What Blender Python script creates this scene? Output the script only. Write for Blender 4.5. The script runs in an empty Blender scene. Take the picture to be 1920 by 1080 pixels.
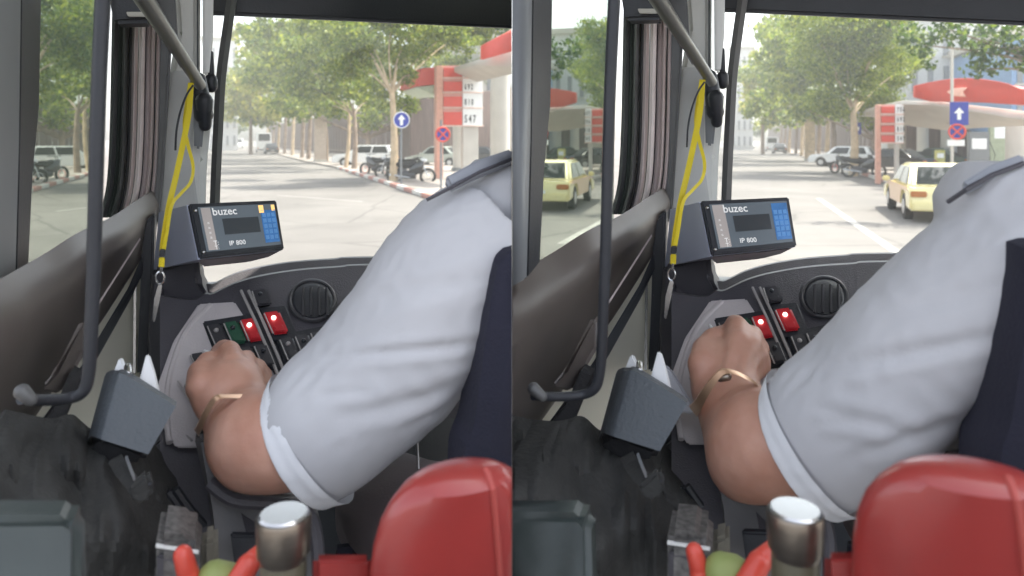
import bpy, bmesh, math, random
import numpy as np
from mathutils import Vector, Matrix, noise
random.seed(7); rng = np.random.default_rng(7)
sc = bpy.context.scene
COL = sc.collection

# ---------------------------------------------------------------- camera, sky, sun, exposure
FP = 1350.0            # focal length in photo pixels (1920 wide)
HY = 262.0             # horizon row of the photo
CAMZ = 2.0
cam = bpy.data.cameras.new('camera'); camo = bpy.data.objects.new('camera', cam); COL.objects.link(camo)
cam.sensor_width = 36; cam.lens = 36*FP/1920; cam.shift_y = -(540-HY)/1920
cam.clip_start = 0.02; cam.clip_end = 3000
camo.location = (0, 0, CAMZ); camo.rotation_euler = (math.radians(90), 0, 0)
cam.dof.use_dof = True; cam.dof.focus_distance = 1.25; cam.dof.aperture_fstop = 6.3
sc.camera = camo

SUN_AZ, SUN_EL = math.radians(62), math.radians(56)
w = bpy.data.worlds.new('World'); sc.world = w; w.use_nodes = True
nt = w.node_tree
sky = nt.nodes.new('ShaderNodeTexSky'); sky.sky_type = 'NISHITA'; sky.sun_disc = False
sky.sun_elevation = SUN_EL; sky.sun_rotation = SUN_AZ; sky.dust_density = 3.0; sky.air_density = 1.0; sky.ozone_density = 1.0
hsv = nt.nodes.new('ShaderNodeHueSaturation'); hsv.inputs['Saturation'].default_value = .4; hsv.inputs['Value'].default_value = 1.25
nt.links.new(sky.outputs[0], hsv.inputs['Color']); nt.links.new(hsv.outputs[0], nt.nodes['Background'].inputs[0]); nt.nodes['Background'].inputs[1].default_value = 0.15
sl = bpy.data.lights.new('sun', 'SUN'); sl.energy = 3.6; sl.angle = math.radians(0.5); sl.color = (1, .93, .83)
slo = bpy.data.objects.new('sun', sl); COL.objects.link(slo)
S = Vector((math.sin(SUN_AZ)*math.cos(SUN_EL), math.cos(SUN_AZ)*math.cos(SUN_EL), math.sin(SUN_EL)))
slo.rotation_euler = S.to_track_quat('Z', 'Y').to_euler(); slo.location = (0, 0, 30)
sc.view_settings.view_transform = 'Standard'; sc.view_settings.look = 'None'
sc.view_settings.exposure = 1.6; sc.view_settings.gamma = 1.0
try:
    sc.cycles.use_denoising = True
    sc.cycles.max_bounces = 10; sc.cycles.transparent_max_bounces = 24
    sc.cycles.sample_clamp_indirect = 6
except Exception: pass

# ---------------------------------------------------------------- materials
MATS = {}
def mat(name, col, rough=.6, metal=0, var=.12, scale=8, bump=0, bscale=60, spec=.5, sss=0, coat=0, emit=0, col2=None, stretch=None):
    if name in MATS: return MATS[name]
    m = bpy.data.materials.new(name); m.use_nodes = True; t = m.node_tree; b = t.nodes['Principled BSDF']
    b.inputs['Roughness'].default_value = rough; b.inputs['Metallic'].default_value = metal
    b.inputs['Specular IOR Level'].default_value = spec
    if coat: b.inputs['Coat Weight'].default_value = coat; b.inputs['Coat Roughness'].default_value = .15
    if sss:
        b.inputs['Subsurface Weight'].default_value = sss; b.inputs['Subsurface Radius'].default_value = (.012, .004, .002); b.inputs['Subsurface Scale'].default_value = 1
    tc = t.nodes.new('ShaderNodeTexCoord'); n = t.nodes.new('ShaderNodeTexNoise'); n.inputs['Scale'].default_value = scale; n.inputs['Detail'].default_value = 5
    mp = t.nodes.new('ShaderNodeMapping'); mp.inputs['Scale'].default_value = stretch or (1, 1, 1)
    t.links.new(tc.outputs['Object'], mp.inputs[0]); t.links.new(mp.outputs[0], n.inputs['Vector'])
    r = t.nodes.new('ShaderNodeValToRGB'); r.color_ramp.elements[0].position = .3; r.color_ramp.elements[1].position = .7
    c2 = col2 or tuple(min(1, c*(1+var)) for c in col)
    r.color_ramp.elements[0].color = (*[c*(1-var) if not col2 else c for c in col], 1); r.color_ramp.elements[1].color = (*c2, 1)
    t.links.new(n.outputs[0], r.inputs[0]); t.links.new(r.outputs[0], b.inputs['Base Color'])
    if bump:
        n2 = t.nodes.new('ShaderNodeTexNoise'); n2.inputs['Scale'].default_value = bscale; n2.inputs['Detail'].default_value = 4
        t.links.new(mp.outputs[0], n2.inputs['Vector'])
        bp = t.nodes.new('ShaderNodeBump'); bp.inputs['Strength'].default_value = bump; bp.inputs['Distance'].default_value = .004
        t.links.new(n2.outputs[0], bp.inputs['Height']); t.links.new(bp.outputs[0], b.inputs['Normal'])
    if emit:
        t.links.new(r.outputs[0], b.inputs['Emission Color']); b.inputs['Emission Strength'].default_value = emit
    MATS[name] = m; return m

def glassmat(name, refl, tint, rough=0.0, gc=(1, 1, 1)):
    if name in MATS: return MATS[name]
    m = bpy.data.materials.new(name); m.use_nodes = True; t = m.node_tree; t.nodes.clear()
    o = t.nodes.new('ShaderNodeOutputMaterial'); mx = t.nodes.new('ShaderNodeMixShader'); tr = t.nodes.new('ShaderNodeBsdfTransparent'); g = t.nodes.new('ShaderNodeBsdfGlossy')
    tr.inputs[0].default_value = (*tint, 1); g.inputs['Roughness'].default_value = rough; g.inputs[0].default_value = (*gc, 1)
    mx.inputs[0].default_value = refl
    t.links.new(tr.outputs[0], mx.inputs[1]); t.links.new(g.outputs[0], mx.inputs[2]); t.links.new(mx.outputs[0], o.inputs[0])
    MATS[name] = m; return m

def leafmat(name, c1, c2, c3):
    if name in MATS: return MATS[name]
    m = bpy.data.materials.new(name); m.use_nodes = True; t = m.node_tree; t.nodes.clear()
    o = t.nodes.new('ShaderNodeOutputMaterial'); mx = t.nodes.new('ShaderNodeMixShader'); d = t.nodes.new('ShaderNodeBsdfPrincipled'); tr = t.nodes.new('ShaderNodeBsdfTranslucent')
    d.inputs['Roughness'].default_value = .45
    ge = t.nodes.new('ShaderNodeNewGeometry'); r = t.nodes.new('ShaderNodeValToRGB')
    r.color_ramp.elements[0].color = (*c1, 1); r.color_ramp.elements[1].color = (*c3, 1); e = r.color_ramp.elements.new(.5); e.color = (*c2, 1)
    t.links.new(ge.outputs['Random Per Island'], r.inputs[0])
    t.links.new(r.outputs[0], d.inputs['Base Color'])
    hs = t.nodes.new('ShaderNodeHueSaturation'); hs.inputs['Value'].default_value = 1.5; hs.inputs['Hue'].default_value = .485
    t.links.new(r.outputs[0], hs.inputs['Color']); t.links.new(hs.outputs[0], tr.inputs[0])
    mx.inputs[0].default_value = .45
    t.links.new(d.outputs[0], mx.inputs[1]); t.links.new(tr.outputs[0], mx.inputs[2]); t.links.new(mx.outputs[0], o.inputs[0])
    MATS[name] = m; return m

M_dark = mat('black plastic', (.022, .024, .03), .45, bump=.15, bscale=300)
M_dash = mat('dashboard plastic', (.072, .068, .078), .5, bump=.3, bscale=500, var=.2)
M_dashl = mat('light grey dashboard plastic', (.5, .46, .46), .4, bump=.25, bscale=420, var=.1)
M_pill = mat('light grey pillar plastic', (.75, .75, .71), .6, var=.05, bump=.1, bscale=200)
M_sill = mat('brown grey sill plastic', (.115, .098, .088), .36, var=.2, scale=4, bump=.03, bscale=260)
M_beige = mat('beige side panel', (.80, .76, .63), .55, var=.07, scale=4, bump=.1)
M_rail = mat('pinkish anodised rail', (.8, .7, .68), .35, metal=.35, var=.1, stretch=(20, 20, .4))
M_raild = mat('dark rail', (.09, .09, .09), .4, var=.2)
M_curt = mat('mauve curtain cloth', (.55, .47, .46), .9, var=.15, stretch=(12, 12, .5))
M_grey = mat('grey painted metal', (.17, .18, .19), .4, var=.08)
M_teal = mat('grey green plastic', (.03, .04, .038), .4, var=.3, bump=.2)
M_cloth = mat('black cloth', (.018, .018, .02), .9, bump=.5, bscale=150)
M_cloth2 = mat('charcoal cloth', (.04, .04, .038), .85, bump=.6, bscale=120, var=.3)
M_box = mat('slate leatherette', (.072, .082, .092), .45, var=.08, bump=.35, bscale=220)
M_tis = mat('white tissue', (.8, .8, .8), .9, var=.03)
M_yel = mat('yellow webbing', (.78, .62, .02), .7, var=.08, bump=.5, bscale=700)
M_metal = mat('steel', (.6, .6, .6), .25, metal=1, var=.05)
M_brush = mat('brushed bronze metal', (.28, .24, .2), .32, metal=.9, var=.15, stretch=(2, 2, 20))
M_seat = mat('red vinyl', (.29, .03, .026), .36, var=.2, scale=9, bump=.03, bscale=300, coat=.5)
M_seats = mat('pale red vinyl seam', (.36, .06, .05), .5)
M_redpl = mat('red plastic', (.62, .07, .045), .35, coat=.2)
M_lime = mat('lime plastic', (.26, .31, .10), .5)
M_skin = mat('skin', (.46, .225, .155), .48, var=.1, scale=22, bump=.08, bscale=300, sss=.15, col2=(.58, .325, .24))
M_shirt = mat('grey blue shirt cotton', (.5, .497, .515), .85, var=.03, bump=.1, bscale=900)
M_hem = mat('pale shirt hem', (.76, .765, .79), .85, var=.03, bump=.1, bscale=900)
M_trou = mat('mauve grey trousers', (.12, .095, .1), .9, bump=.4, bscale=400)
M_navy = mat('navy seat cloth', (.014, .014, .028), .9, bump=.3, bscale=300)
M_gold = mat('rose gold', (.75, .47, .3), .35, metal=.7, var=.1)
M_hair = mat('black hair', (.01, .009, .008), .5)
M_bezel = mat('monitor bezel', (.03, .033, .04), .3)
M_lav = mat('lavender grey monitor casing', (.52, .55, .68), .45, var=.04)
M_screen = mat('screen slate', (.045, .055, .065), .25, var=.05, emit=.6)
M_screen2 = mat('screen dark window', (.02, .024, .028), .2, var=.02, emit=.4)
M_scrb = mat('screen blue', (.03, .10, .24), .25, var=.25, scale=60, emit=.35)
M_scro = mat('screen amber', (.6, .35, .12), .3, emit=.6)
M_scrw = mat('screen text white', (.5, .5, .5), .4, emit=.3)
M_scrg = mat('screen side grey', (.17, .155, .15), .4, emit=.5)
M_red = mat('red switch', (.5, .02, .03), .3, var=.08)
M_green = mat('green switch', (.02, .085, .05), .35, var=.1)
M_sw = mat('black switch', (.045, .045, .05), .35, var=.2)
M_edge = mat('worn pale switch edge', (.35, .33, .32), .4)
M_led = mat('lit red lamp', (1, .55, .5), .3, emit=1.5)
M_wht = mat('white paint', (.78, .78, .76), .4, var=.03)
M_conc = mat('pale concrete', (.5, .47, .42), .8, var=.08, scale=1.2)
M_bwall = mat('white building render', (.62, .62, .62), .8, var=.05, scale=.3)
M_winb = mat('building window', (.25, .26, .28), .15, var=.3, scale=.5)
M_rfas = mat('red fascia', (.62, .06, .04), .45, var=.06)
M_gfas = mat('pale green fascia', (.45, .55, .42), .5)
M_blue = mat('blue road sign', (.02, .035, .3), .4)
M_bark = mat('pale plane bark', (.50, .38, .25), .85, var=.25, scale=3, bump=.5, bscale=12)
M_bark2 = mat('brown bark', (.28, .21, .16), .9, var=.3, scale=3, bump=.5, bscale=12)
M_leafY = leafmat('yellow green leaves', (.13, .17, .015), (.25, .28, .03), (.40, .38, .06))
M_leafG = leafmat('green leaves', (.05, .10, .012), (.13, .19, .02), (.27, .31, .04))
M_leafD = leafmat('dark leaves', (.02, .05, .012), (.05, .10, .02), (.13, .18, .03))
M_fence = mat('brown boards', (.12, .08, .07), .85, var=.3, scale=2, stretch=(6, 6, .3))
M_tyre = mat('tyre rubber', (.02, .02, .02), .8)
M_rim = mat('alloy rim', (.5, .5, .5), .3, metal=.8)
M_cglass = mat('car glass', (.02, .025, .028), .06, var=.1)
M_cwhite = mat('white car paint', (.76, .76, .75), .25, coat=.6, var=.02)
M_cdark = mat('black car paint', (.02, .02, .024), .2, coat=.8)
M_ctaxi = mat('yellow taxi paint', (.82, .72, .36), .25, coat=.7, var=.03)
M_ctan = mat('shaded tan taxi side', (.62, .38, .2), .3, coat=.5, var=.03)
M_tail = mat('tail lamp', (.45, .16, .04), .2)
M_hl = mat('headlight', (.7, .7, .7), .1)
M_kerbw = mat('white kerb paint', (.55, .52, .48), .7); M_kerbr = mat('red kerb paint', (.42, .2, .16), .7)
M_line = mat('road line paint', (.33, .31, .29), .7, var=.2, scale=3)

def groundmat():
    m = bpy.data.materials.new('dusty asphalt'); m.use_nodes = True; t = m.node_tree; b = t.nodes['Principled BSDF']; b.inputs['Roughness'].default_value = .9
    tc = t.nodes.new('ShaderNodeTexCoord')
    n = t.nodes.new('ShaderNodeTexNoise'); n.inputs['Scale'].default_value = .25; n.inputs['Detail'].default_value = 8; n.inputs['Roughness'].default_value = .6
    n2 = t.nodes.new('ShaderNodeTexNoise'); n2.inputs['Scale'].default_value = 60; n2.inputs['Detail'].default_value = 3
    for q in (n, n2): t.links.new(tc.outputs['Object'], q.inputs['Vector'])
    r = t.nodes.new('ShaderNodeValToRGB'); r.color_ramp.elements[0].position = .3; r.color_ramp.elements[1].position = .72
    r.color_ramp.elements[0].color = (.15, .138, .128, 1); r.color_ramp.elements[1].color = (.235, .215, .2, 1)
    vo = t.nodes.new('ShaderNodeTexVoronoi'); vo.feature = 'DISTANCE_TO_EDGE'; vo.inputs['Scale'].default_value = .35; wn = t.nodes.new('ShaderNodeMixRGB'); wn.inputs[0].default_value = .25
    t.links.new(tc.outputs['Object'], wn.inputs[1]); t.links.new(n.outputs['Color'], wn.inputs[2]); t.links.new(wn.outputs[0], vo.inputs['Vector'])
    cr_ = t.nodes.new('ShaderNodeValToRGB'); cr_.color_ramp.elements[0].color = (.62, .62, .62, 1); cr_.color_ramp.elements[1].position = .012; t.links.new(vo.outputs['Distance'], cr_.inputs[0])
    n3 = t.nodes.new('ShaderNodeTexNoise'); n3.inputs['Scale'].default_value = .07; n3.inputs['Detail'].default_value = 3; t.links.new(tc.outputs['Object'], n3.inputs['Vector'])
    pr = t.nodes.new('ShaderNodeValToRGB'); pr.color_ramp.elements[0].position = .42; pr.color_ramp.elements[1].position = .47; pr.color_ramp.elements[0].color = (.8, .8, .8, 1); t.links.new(n3.outputs[0], pr.inputs[0])
    mx = t.nodes.new('ShaderNodeMixRGB'); mx.blend_type = 'MULTIPLY'; mx.inputs[0].default_value = .35
    t.links.new(n.outputs[0], r.inputs[0]); t.links.new(r.outputs[0], mx.inputs[1]); t.links.new(n2.outputs[0], mx.inputs[2])
    m1 = t.nodes.new('ShaderNodeMixRGB'); m1.blend_type = 'MULTIPLY'; m1.inputs[0].default_value = 1; m2 = t.nodes.new('ShaderNodeMixRGB'); m2.blend_type = 'MULTIPLY'; m2.inputs[0].default_value = .7
    t.links.new(mx.outputs[0], m1.inputs[1]); t.links.new(cr_.outputs[0], m1.inputs[2]); t.links.new(m1.outputs[0], m2.inputs[1]); t.links.new(pr.outputs[0], m2.inputs[2]); t.links.new(m2.outputs[0], b.inputs['Base Color'])
    return m
M_road = groundmat()
M_pave = mat('worn paving', (.27, .235, .21), .9, var=.15, scale=1.5, bump=.3, bscale=8)

# ---------------------------------------------------------------- object helpers
INV = {}; CLIP = []
def thing(name, label, cat, loc, rotz=0, group=None, side=0):
    o = bpy.data.objects.new(name, None); COL.objects.link(o); o.empty_display_size = .1
    o.location = loc; o.rotation_euler = (0, 0, rotz)
    o['label'] = label; o['category'] = cat
    if group: o['group'] = group
    M = Matrix.Translation(Vector(loc)) @ Matrix.Rotation(rotz, 4, 'Z')
    INV[o] = (M, side); return o
def tag(o, label=None, cat=None, group=None, kind=None):
    for k, v in (('label', label), ('category', cat), ('group', group), ('kind', kind)):
        if v: o[k] = v
    return o
class MB:
    def __init__(s): s.v = []; s.f = []
    def add(s, vs, fs):
        b = len(s.v); s.v += [Vector(p) for p in vs]; s.f += [tuple(i+b for i in f) for f in fs]; return s
    def prism(s, pts, vec, bevel=0, seg=2):
        pts = [Vector(p) for p in pts]; vec = Vector(vec); n = len(pts)
        vs = pts+[p+vec for p in pts]
        fs = [tuple(range(n))[::-1], tuple(range(n, 2*n))]+[(i, (i+1) % n, n+(i+1) % n, n+i) for i in range(n)]
        if bevel:
            bm = bmesh.new(); bv = [bm.verts.new(p) for p in vs]
            for f in fs: bm.faces.new([bv[i] for i in f])
            bmesh.ops.recalc_face_normals(bm, faces=bm.faces)
            bmesh.ops.bevel(bm, geom=bm.edges[:]+bm.verts[:], offset=bevel, segments=seg, affect='EDGES', clamp_overlap=True)
            bm.verts.index_update(); vs = [v.co.copy() for v in bm.verts]; fs = [tuple(v.index for v in f.verts) for f in bm.faces]; bm.free()
        return s.add(vs, fs)
    def box(s, x0, x1, y0, y1, z0, z1, bevel=0):
        return s.prism([(x0, y0, z0), (x1, y0, z0), (x1, y1, z0), (x0, y1, z0)], (0, 0, z1-z0), bevel)
    def tube(s, pts, r, n=10, closed=False, flat=None):
        pts = [Vector(p) for p in pts]; m = len(pts); rs = r if isinstance(r, (list, tuple)) else [r]*m
        vs = []; ref = Vector((0, 0, 1)); prev = None
        for i, p in enumerate(pts):
            a = pts[(i-1) % m] if (closed or i > 0) else p; b = pts[(i+1) % m] if (closed or i < m-1) else p
            d = (b-a).normalized()
            if prev is None: u = d.cross(ref); u = u if u.length > .05 else d.cross(Vector((1, 0, 0)))
            else: u = prev-d*prev.dot(d)
            u.normalize(); prev = u; v = d.cross(u)
            for k in range(n):
                an = 2*math.pi*k/n; vs.append(p+rs[i]*(math.cos(an)*u+math.sin(an)*v*(flat or 1)))
        fs = []
        for i in range(m if closed else m-1):
            j = (i+1) % m
            for k in range(n): fs.append((i*n+k, i*n+(k+1) % n, j*n+(k+1) % n, j*n+k))
        if not closed: fs += [tuple(range(n))[::-1], tuple(range((m-1)*n, m*n))]
        return s.add(vs, fs)
    def capsule(s, p1, r1, p2, r2, n=12):
        p1, p2 = Vector(p1), Vector(p2); d = (p2-p1).normalized(); L = []
        for a in (80, 60, 35, 10): L.append((p1-d*r1*math.sin(math.radians(a)), r1*math.cos(math.radians(a))))
        for a in (10, 35, 60, 80): L.append((p2+d*r2*math.sin(math.radians(a)), r2*math.cos(math.radians(a))))
        return s.tube([q for q, _ in L], [r for _, r in L], n)
    def chain(s, pts, rs, n=12):
        for i in range(len(pts)-1): s.capsule(pts[i], rs[i], pts[i+1], rs[i+1], n)
        return s
    def loft(s, rings, n=40):
        """rings: lists of (centre, u vector, v vector) -> ellipses"""
        vs = []; m = len(rings)
        for c, u, v in rings:
            for k in range(n):
                a = 2*math.pi*k/n; vs.append(c+math.cos(a)*u+math.sin(a)*v)
        fs = [(i*n+k, i*n+(k+1) % n, (i+1)*n+(k+1) % n, (i+1)*n+k) for i in range(m-1) for k in range(n)]
        fs += [tuple(range(n))[::-1], tuple(range((m-1)*n, m*n))]
        return s.add(vs, fs)
    def grid(s, rows, vec=None):
        """rows of points -> sheet; with vec a closed slab"""
        a, b = len(rows), len(rows[0]); P = [Vector(p) for r in rows for p in r]
        fs = [(i*b+j, i*b+j+1, (i+1)*b+j+1, (i+1)*b+j) for i in range(a-1) for j in range(b-1)]
        if vec is None: return s.add(P, fs)
        N = a*b; vec = Vector(vec); P2 = P+[p+vec for p in P]
        fs += [tuple(N+i for i in f)[::-1] for f in fs]
        bd = [j for j in range(b)]+[i*b+b-1 for i in range(1, a)]+[(a-1)*b+j for j in range(b-2, -1, -1)]+[i*b for i in range(a-2, 0, -1)]
        fs += [(bd[(i+1) % len(bd)], bd[i], N+bd[i], N+bd[(i+1) % len(bd)]) for i in range(len(bd))]
        return s.add(P2, fs)
    def build(s, name, m, root=None, parent=None, loc=None, side=0, local=False, smooth=35, fixn=True):
        me = bpy.data.meshes.new(name)
        if root is not None:
            M, side = INV[root]; T = Matrix.Identity(4) if local else M.inverted()
        else:
            M = Matrix.Translation(Vector(loc if loc is not None else (0, 0, 0))); T = M.inverted()
        me.from_pydata([tuple(T @ p) for p in s.v], [], s.f)
        if fixn:
            bm = bmesh.new(); bm.from_mesh(me); bmesh.ops.recalc_face_normals(bm, faces=bm.faces); bm.to_mesh(me); bm.free()
        if smooth:
            me.shade_smooth(); me.set_sharp_from_angle(angle=math.radians(smooth))
        me.materials.append(m)
        o = bpy.data.objects.new(name, me); COL.objects.link(o)
        if root is not None: o.parent = parent or root
        else: o.location = M.translation
        INV[o] = (M, side); CLIP.append((o, M, side)); return o
def spline(pts, n=8):
    pts = [np.array(p, float) for p in pts]; out = []
    for i in range(len(pts)-1):
        p0, p1, p2, p3 = pts[max(i-1, 0)], pts[i], pts[i+1], pts[min(i+2, len(pts)-1)]
        for k in range(n):
            t = k/n; out.append(.5*((2*p1)+(-p0+p2)*t+(2*p0-5*p1+4*p2-p3)*t*t+(-p0+3*p1-3*p2+p3)*t**3))
    out.append(pts[-1]); return out
def remeshed(mb, voxel, smooth=6):
    me = bpy.data.meshes.new('tmp'); me.from_pydata([tuple(p) for p in mb.v], [], mb.f)
    bm = bmesh.new(); bm.from_mesh(me); bmesh.ops.recalc_face_normals(bm, faces=bm.faces); bm.to_mesh(me); bm.free()
    o = bpy.data.objects.new('tmp', me); COL.objects.link(o)
    a = o.modifiers.new('r', 'REMESH'); a.mode = 'VOXEL'; a.voxel_size = voxel
    b = o.modifiers.new('s', 'SMOOTH'); b.iterations = smooth; b.factor = .6
    dg = bpy.context.evaluated_depsgraph_get(); out = bpy.data.meshes.new_from_object(o.evaluated_get(dg), depsgraph=dg)
    bpy.data.objects.remove(o)
    r = MB(); r.v = [v.co.copy() for v in out.vertices]; r.f = [tuple(p.vertices) for p in out.polygons]; r.n = [v.normal.copy() for v in out.vertices]
    return r
_tc = {}
def text_geo(body, bold=0.0):
    if (body, bold) in _tc: return _tc[(body, bold)]
    c = bpy.data.curves.new('t', 'FONT'); c.body = body; c.size = 1; c.offset = bold; c.resolution_u = 3
    o = bpy.data.objects.new('t', c); COL.objects.link(o)
    dg = bpy.context.evaluated_depsgraph_get(); me = bpy.data.meshes.new_from_object(o.evaluated_get(dg), depsgraph=dg)
    bpy.data.objects.remove(o); vs = [v.co.copy() for v in me.vertices]; fs = [tuple(p.vertices) for p in me.polygons]
    _tc[(body, bold)] = (vs, fs); return vs, fs
def text_on(mb, body, org, u, v, h, nrm, bold=.01, wscale=1):
    vs, fs = text_geo(body, bold); mb.add([Vector(org)+u*(p.x*h*wscale)+v*(p.y*h)+nrm for p in vs], fs)

class Cab:
    def __init__(s, side, vx, ox, oy):
        s.side = side; s.ox = ox; s.oy = oy; a = math.atan((vx-960)/FP); s.a = a
        s.F = Vector((math.sin(a), math.cos(a), 0)); s.R = Vector((math.cos(a), -math.sin(a), 0)); s.O = Vector((0, 0, CAMZ))
    def ray(s, px, py): return Vector(((px+s.ox-960)/FP, 1, (HY-py-s.oy)/FP))
    def at(s, px, py, t):
        r = s.ray(px, py); return s.O+r*(t/r.dot(s.F))
    def atX(s, px, py, X, tmax=9):
        r = s.ray(px, py); k = X/r.dot(s.R)
        if k <= 0 or k*r.dot(s.F) > tmax: return s.at(px, py, tmax)
        return s.O+r*k
    def gnd(s, px, py, z=0):
        r = s.ray(px, py); return s.O+r*((z-CAMZ)/r.z)
    def loc(s, X, t, z): return s.R*X+s.F*t+Vector((0, 0, z))
    def px(s, v):
        return (960+FP*v.x/v.y-s.ox, HY-FP*(v.z-CAMZ)/v.y-s.oy)
    def dT(s, px, py):
        k = .69; r = s.ray(px, py); q = r.dot(s.F); sl_ = -r.z/q; return (.22+1.15*k)/(sl_+k)
    def dash(s, px, py, dt=0): return s.at(px, py, s.dT(px, py)+dt)

# ---------------------------------------------------------------- ground
g = MB(); g.grid([[(-900, -60, 0), (900, -60, 0)], [(-900, 1500, 0), (900, 1500, 0)]])
g.build('road', M_road, loc=(0, 0, 0), smooth=0)['kind'] = 'structure'

# ---------------------------------------------------------------- street things
def street_cab(side, vx):  # absolute pixels
    return Cab(side, vx, 0, 0)
SL = street_cab(-1, 430); SR = street_cab(1, 1390)

def leaves(cl, st, t, dens=1.0, size=None, depth=1.0):
    """cl: (px,py,rpx) clumps at street distance t -> quads"""
    P = []; 
    for c in cl:
        px, py, rp = c[:3]; tt = t+(c[3] if len(c) > 3 else 0)
        R = rp/FP*tt; C0 = np.array(st.at(px, py, tt))
        sz = (size or max(.15, .0058*tt))
        n = int(dens*7*math.pi*R*R/(sz*sz)); K = max(8, int(12+R*4))
        sub = rng.normal(size=(K, 3)); sub /= np.linalg.norm(sub, axis=1)[:, None]; sub *= (R*.78*rng.uniform(.35, 1, K)**.6)[:, None]
        idx = rng.integers(0, K, n); d = rng.normal(size=(n, 3)); d /= np.linalg.norm(d, axis=1)[:, None]
        rr = R*.43*rng.uniform(.3, 1.15, n)[:, None]*rng.uniform(.7, 1.2, K)[idx][:, None]
        pos = C0+sub[idx]*np.array([1, depth, .85])+d*rr*np.array([1.15, 1, .7])
        P.append((pos, np.full(n, sz)))
    pos = np.concatenate([p for p, _ in P]); sz = np.concatenate([q for _, q in P]); n = len(pos)
    u = rng.normal(size=(n, 3)); u /= np.linalg.norm(u, axis=1)[:, None]; v = np.cross(u, rng.normal(size=(n, 3))); v /= np.linalg.norm(v, axis=1)[:, None]
    hs = (sz*rng.uniform(.35, .75, n))[:, None]
    V = np.stack([pos-u*hs, pos-v*hs*.62+u*hs*.1, pos+u*hs, pos+v*hs*.62+u*hs*.1], 1).reshape(-1, 3)
    return V
def leafmesh(name, V, m, root):
    M, side = INV[root]; V = V-np.array(M.translation)
    n = len(V)//4; q = V.reshape(n, 4, 3)
    wx = q[:, :, 0]+M.translation.x
    if side < 0: q = q[(wx < -.01).all(1)]
    if side > 0: q = q[(wx > .01).all(1)]
    n = len(q); V = q.reshape(-1, 3)
    me = bpy.data.meshes.new(name); me.vertices.add(4*n); me.vertices.foreach_set('co', V.ravel())
    me.loops.add(4*n); me.loops.foreach_set('vertex_index', np.arange(4*n)); me.polygons.add(n); me.polygons.foreach_set('loop_start', np.arange(0, 4*n, 4)); me.update(calc_edges=True)
    me.materials.append(m); o = bpy.data.objects.new(name, me); COL.objects.link(o); o.parent = root; return o
def tree(st, base, clumps, label, t=None, fork=None, limbs=(), r=.13, m=None, bark=None, group='street trees along the kerb', dens=1, size=None, zb=0):
    B = st.gnd(*base) if t is None else st.at(base[0], base[1], t)
    if t is None: t = (B-st.O).dot(st.F)
    else: B.z = 0
    root = thing('street_tree', label, 'tree', (B.x, B.y, 0), 0, group, st.side)
    k = t/FP
    fk = st.at(fork[0], fork[1], t) if fork else st.at(base[0]+4, clumps[0][1]+clumps[0][2]*.6, t)
    mb = MB(); mid = (B+fk)/2+Vector((.08, 0, 0)); pts = spline([B, mid, fk], 5); mb.tube(pts, [r*(1.25-.5*i/(len(pts)-1)) for i in range(len(pts))], 9)
    ends = [st.at(x, y, t) for x, y in limbs]
    for c in clumps: ends.append(st.at(c[0], c[1], t+(c[3] if len(c) > 3 else 0)))
    for i, e in enumerate(ends[:9]):
        mm = fk.lerp(e, .5)+Vector((random.uniform(-.2, .2), random.uniform(-.2, .2), .15))
        q = spline([fk, mm, e], 4); rr = r*(.72 if i < len(limbs) else .3); mb.tube(q, [rr*(1-.7*j/(len(q)-1)) for j in range(len(q))], 7)
    mb.build('trunk', bark or M_bark2, root)
    leafmesh('crown', leaves(clumps, st, t, dens, size), m or M_leafG, root); return root

# ---- left street: right-hand kerb pavement
def pavement(st, pts_px, X1, name='pavement'):
    e = [st.gnd(*p) for p in pts_px]; 
    mb = MB(); inner = []
    far = []
    for p in e:
        tt = (p-st.O).dot(st.F); far.append(st.loc(X1, tt, 0))
    for i in range(len(e)-1):
        mb.prism([e[i]+Vector((0, 0, -.02)), e[i+1]+Vector((0, 0, -.02)), far[i+1]+Vector((0, 0, -.02)), far[i]+Vector((0, 0, -.02))], (0, 0, .15))
    o = mb.build(name, M_pave, loc=e[0], side=st.side, smooth=0); o['kind'] = 'structure'; return e
eL = pavement(SL, [(1010, 440), (930, 412), (800, 372), (700, 338), (632, 316), (575, 305), (530, 293), (500, 284), (470, 275)], 60)
eR = pavement(SR, [(2100, 500), (1930, 425), (1800, 385), (1640, 336), (1540, 304), (1470, 286), (1430, 276)], 60)
# painted kerb edging in alternating blocks: part of the pavement edge, one thing each side
def kerbline(st, e, i0, i1, label, n):
    pts = spline([tuple(p) for p in e[i0:i1+1]], 40); L = [0]
    for a, b in zip(pts, pts[1:]): L.append(L[-1]+float(np.linalg.norm(b-a)))
    root = thing('kerb', label, 'kerb', Vector(pts[0]), 0, None, st.side)
    tot = L[-1]; step = tot/n
    def P(d):
        for i in range(len(L)-1):
            if L[i+1] >= d: return Vector(pts[i]).lerp(Vector(pts[i+1]), (d-L[i])/max(1e-6, L[i+1]-L[i]))
        return Vector(pts[-1])
    for i in range(n):
        a, b = P(i*step), P((i+1)*step-.03); d = (b-a).normalized(); nn = Vector((d.y, -d.x, 0))
        if nn.dot(st.R) < 0: nn = -nn
        mb = MB(); mb.prism([a-nn*.04, b-nn*.04, b+nn*.2, a+nn*.2], (0, 0, .16), .02, 1); mb.build('kerb_block', M_kerbw if i % 2 else M_kerbr, root)
kerbline(SL, eL, 1, 4, 'red and white painted kerb in front of the parked motorcycles', 22)
kerbline(SR, eR, 1, 4, 'pale and red kerb running behind the yellow taxi', 22)
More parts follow.
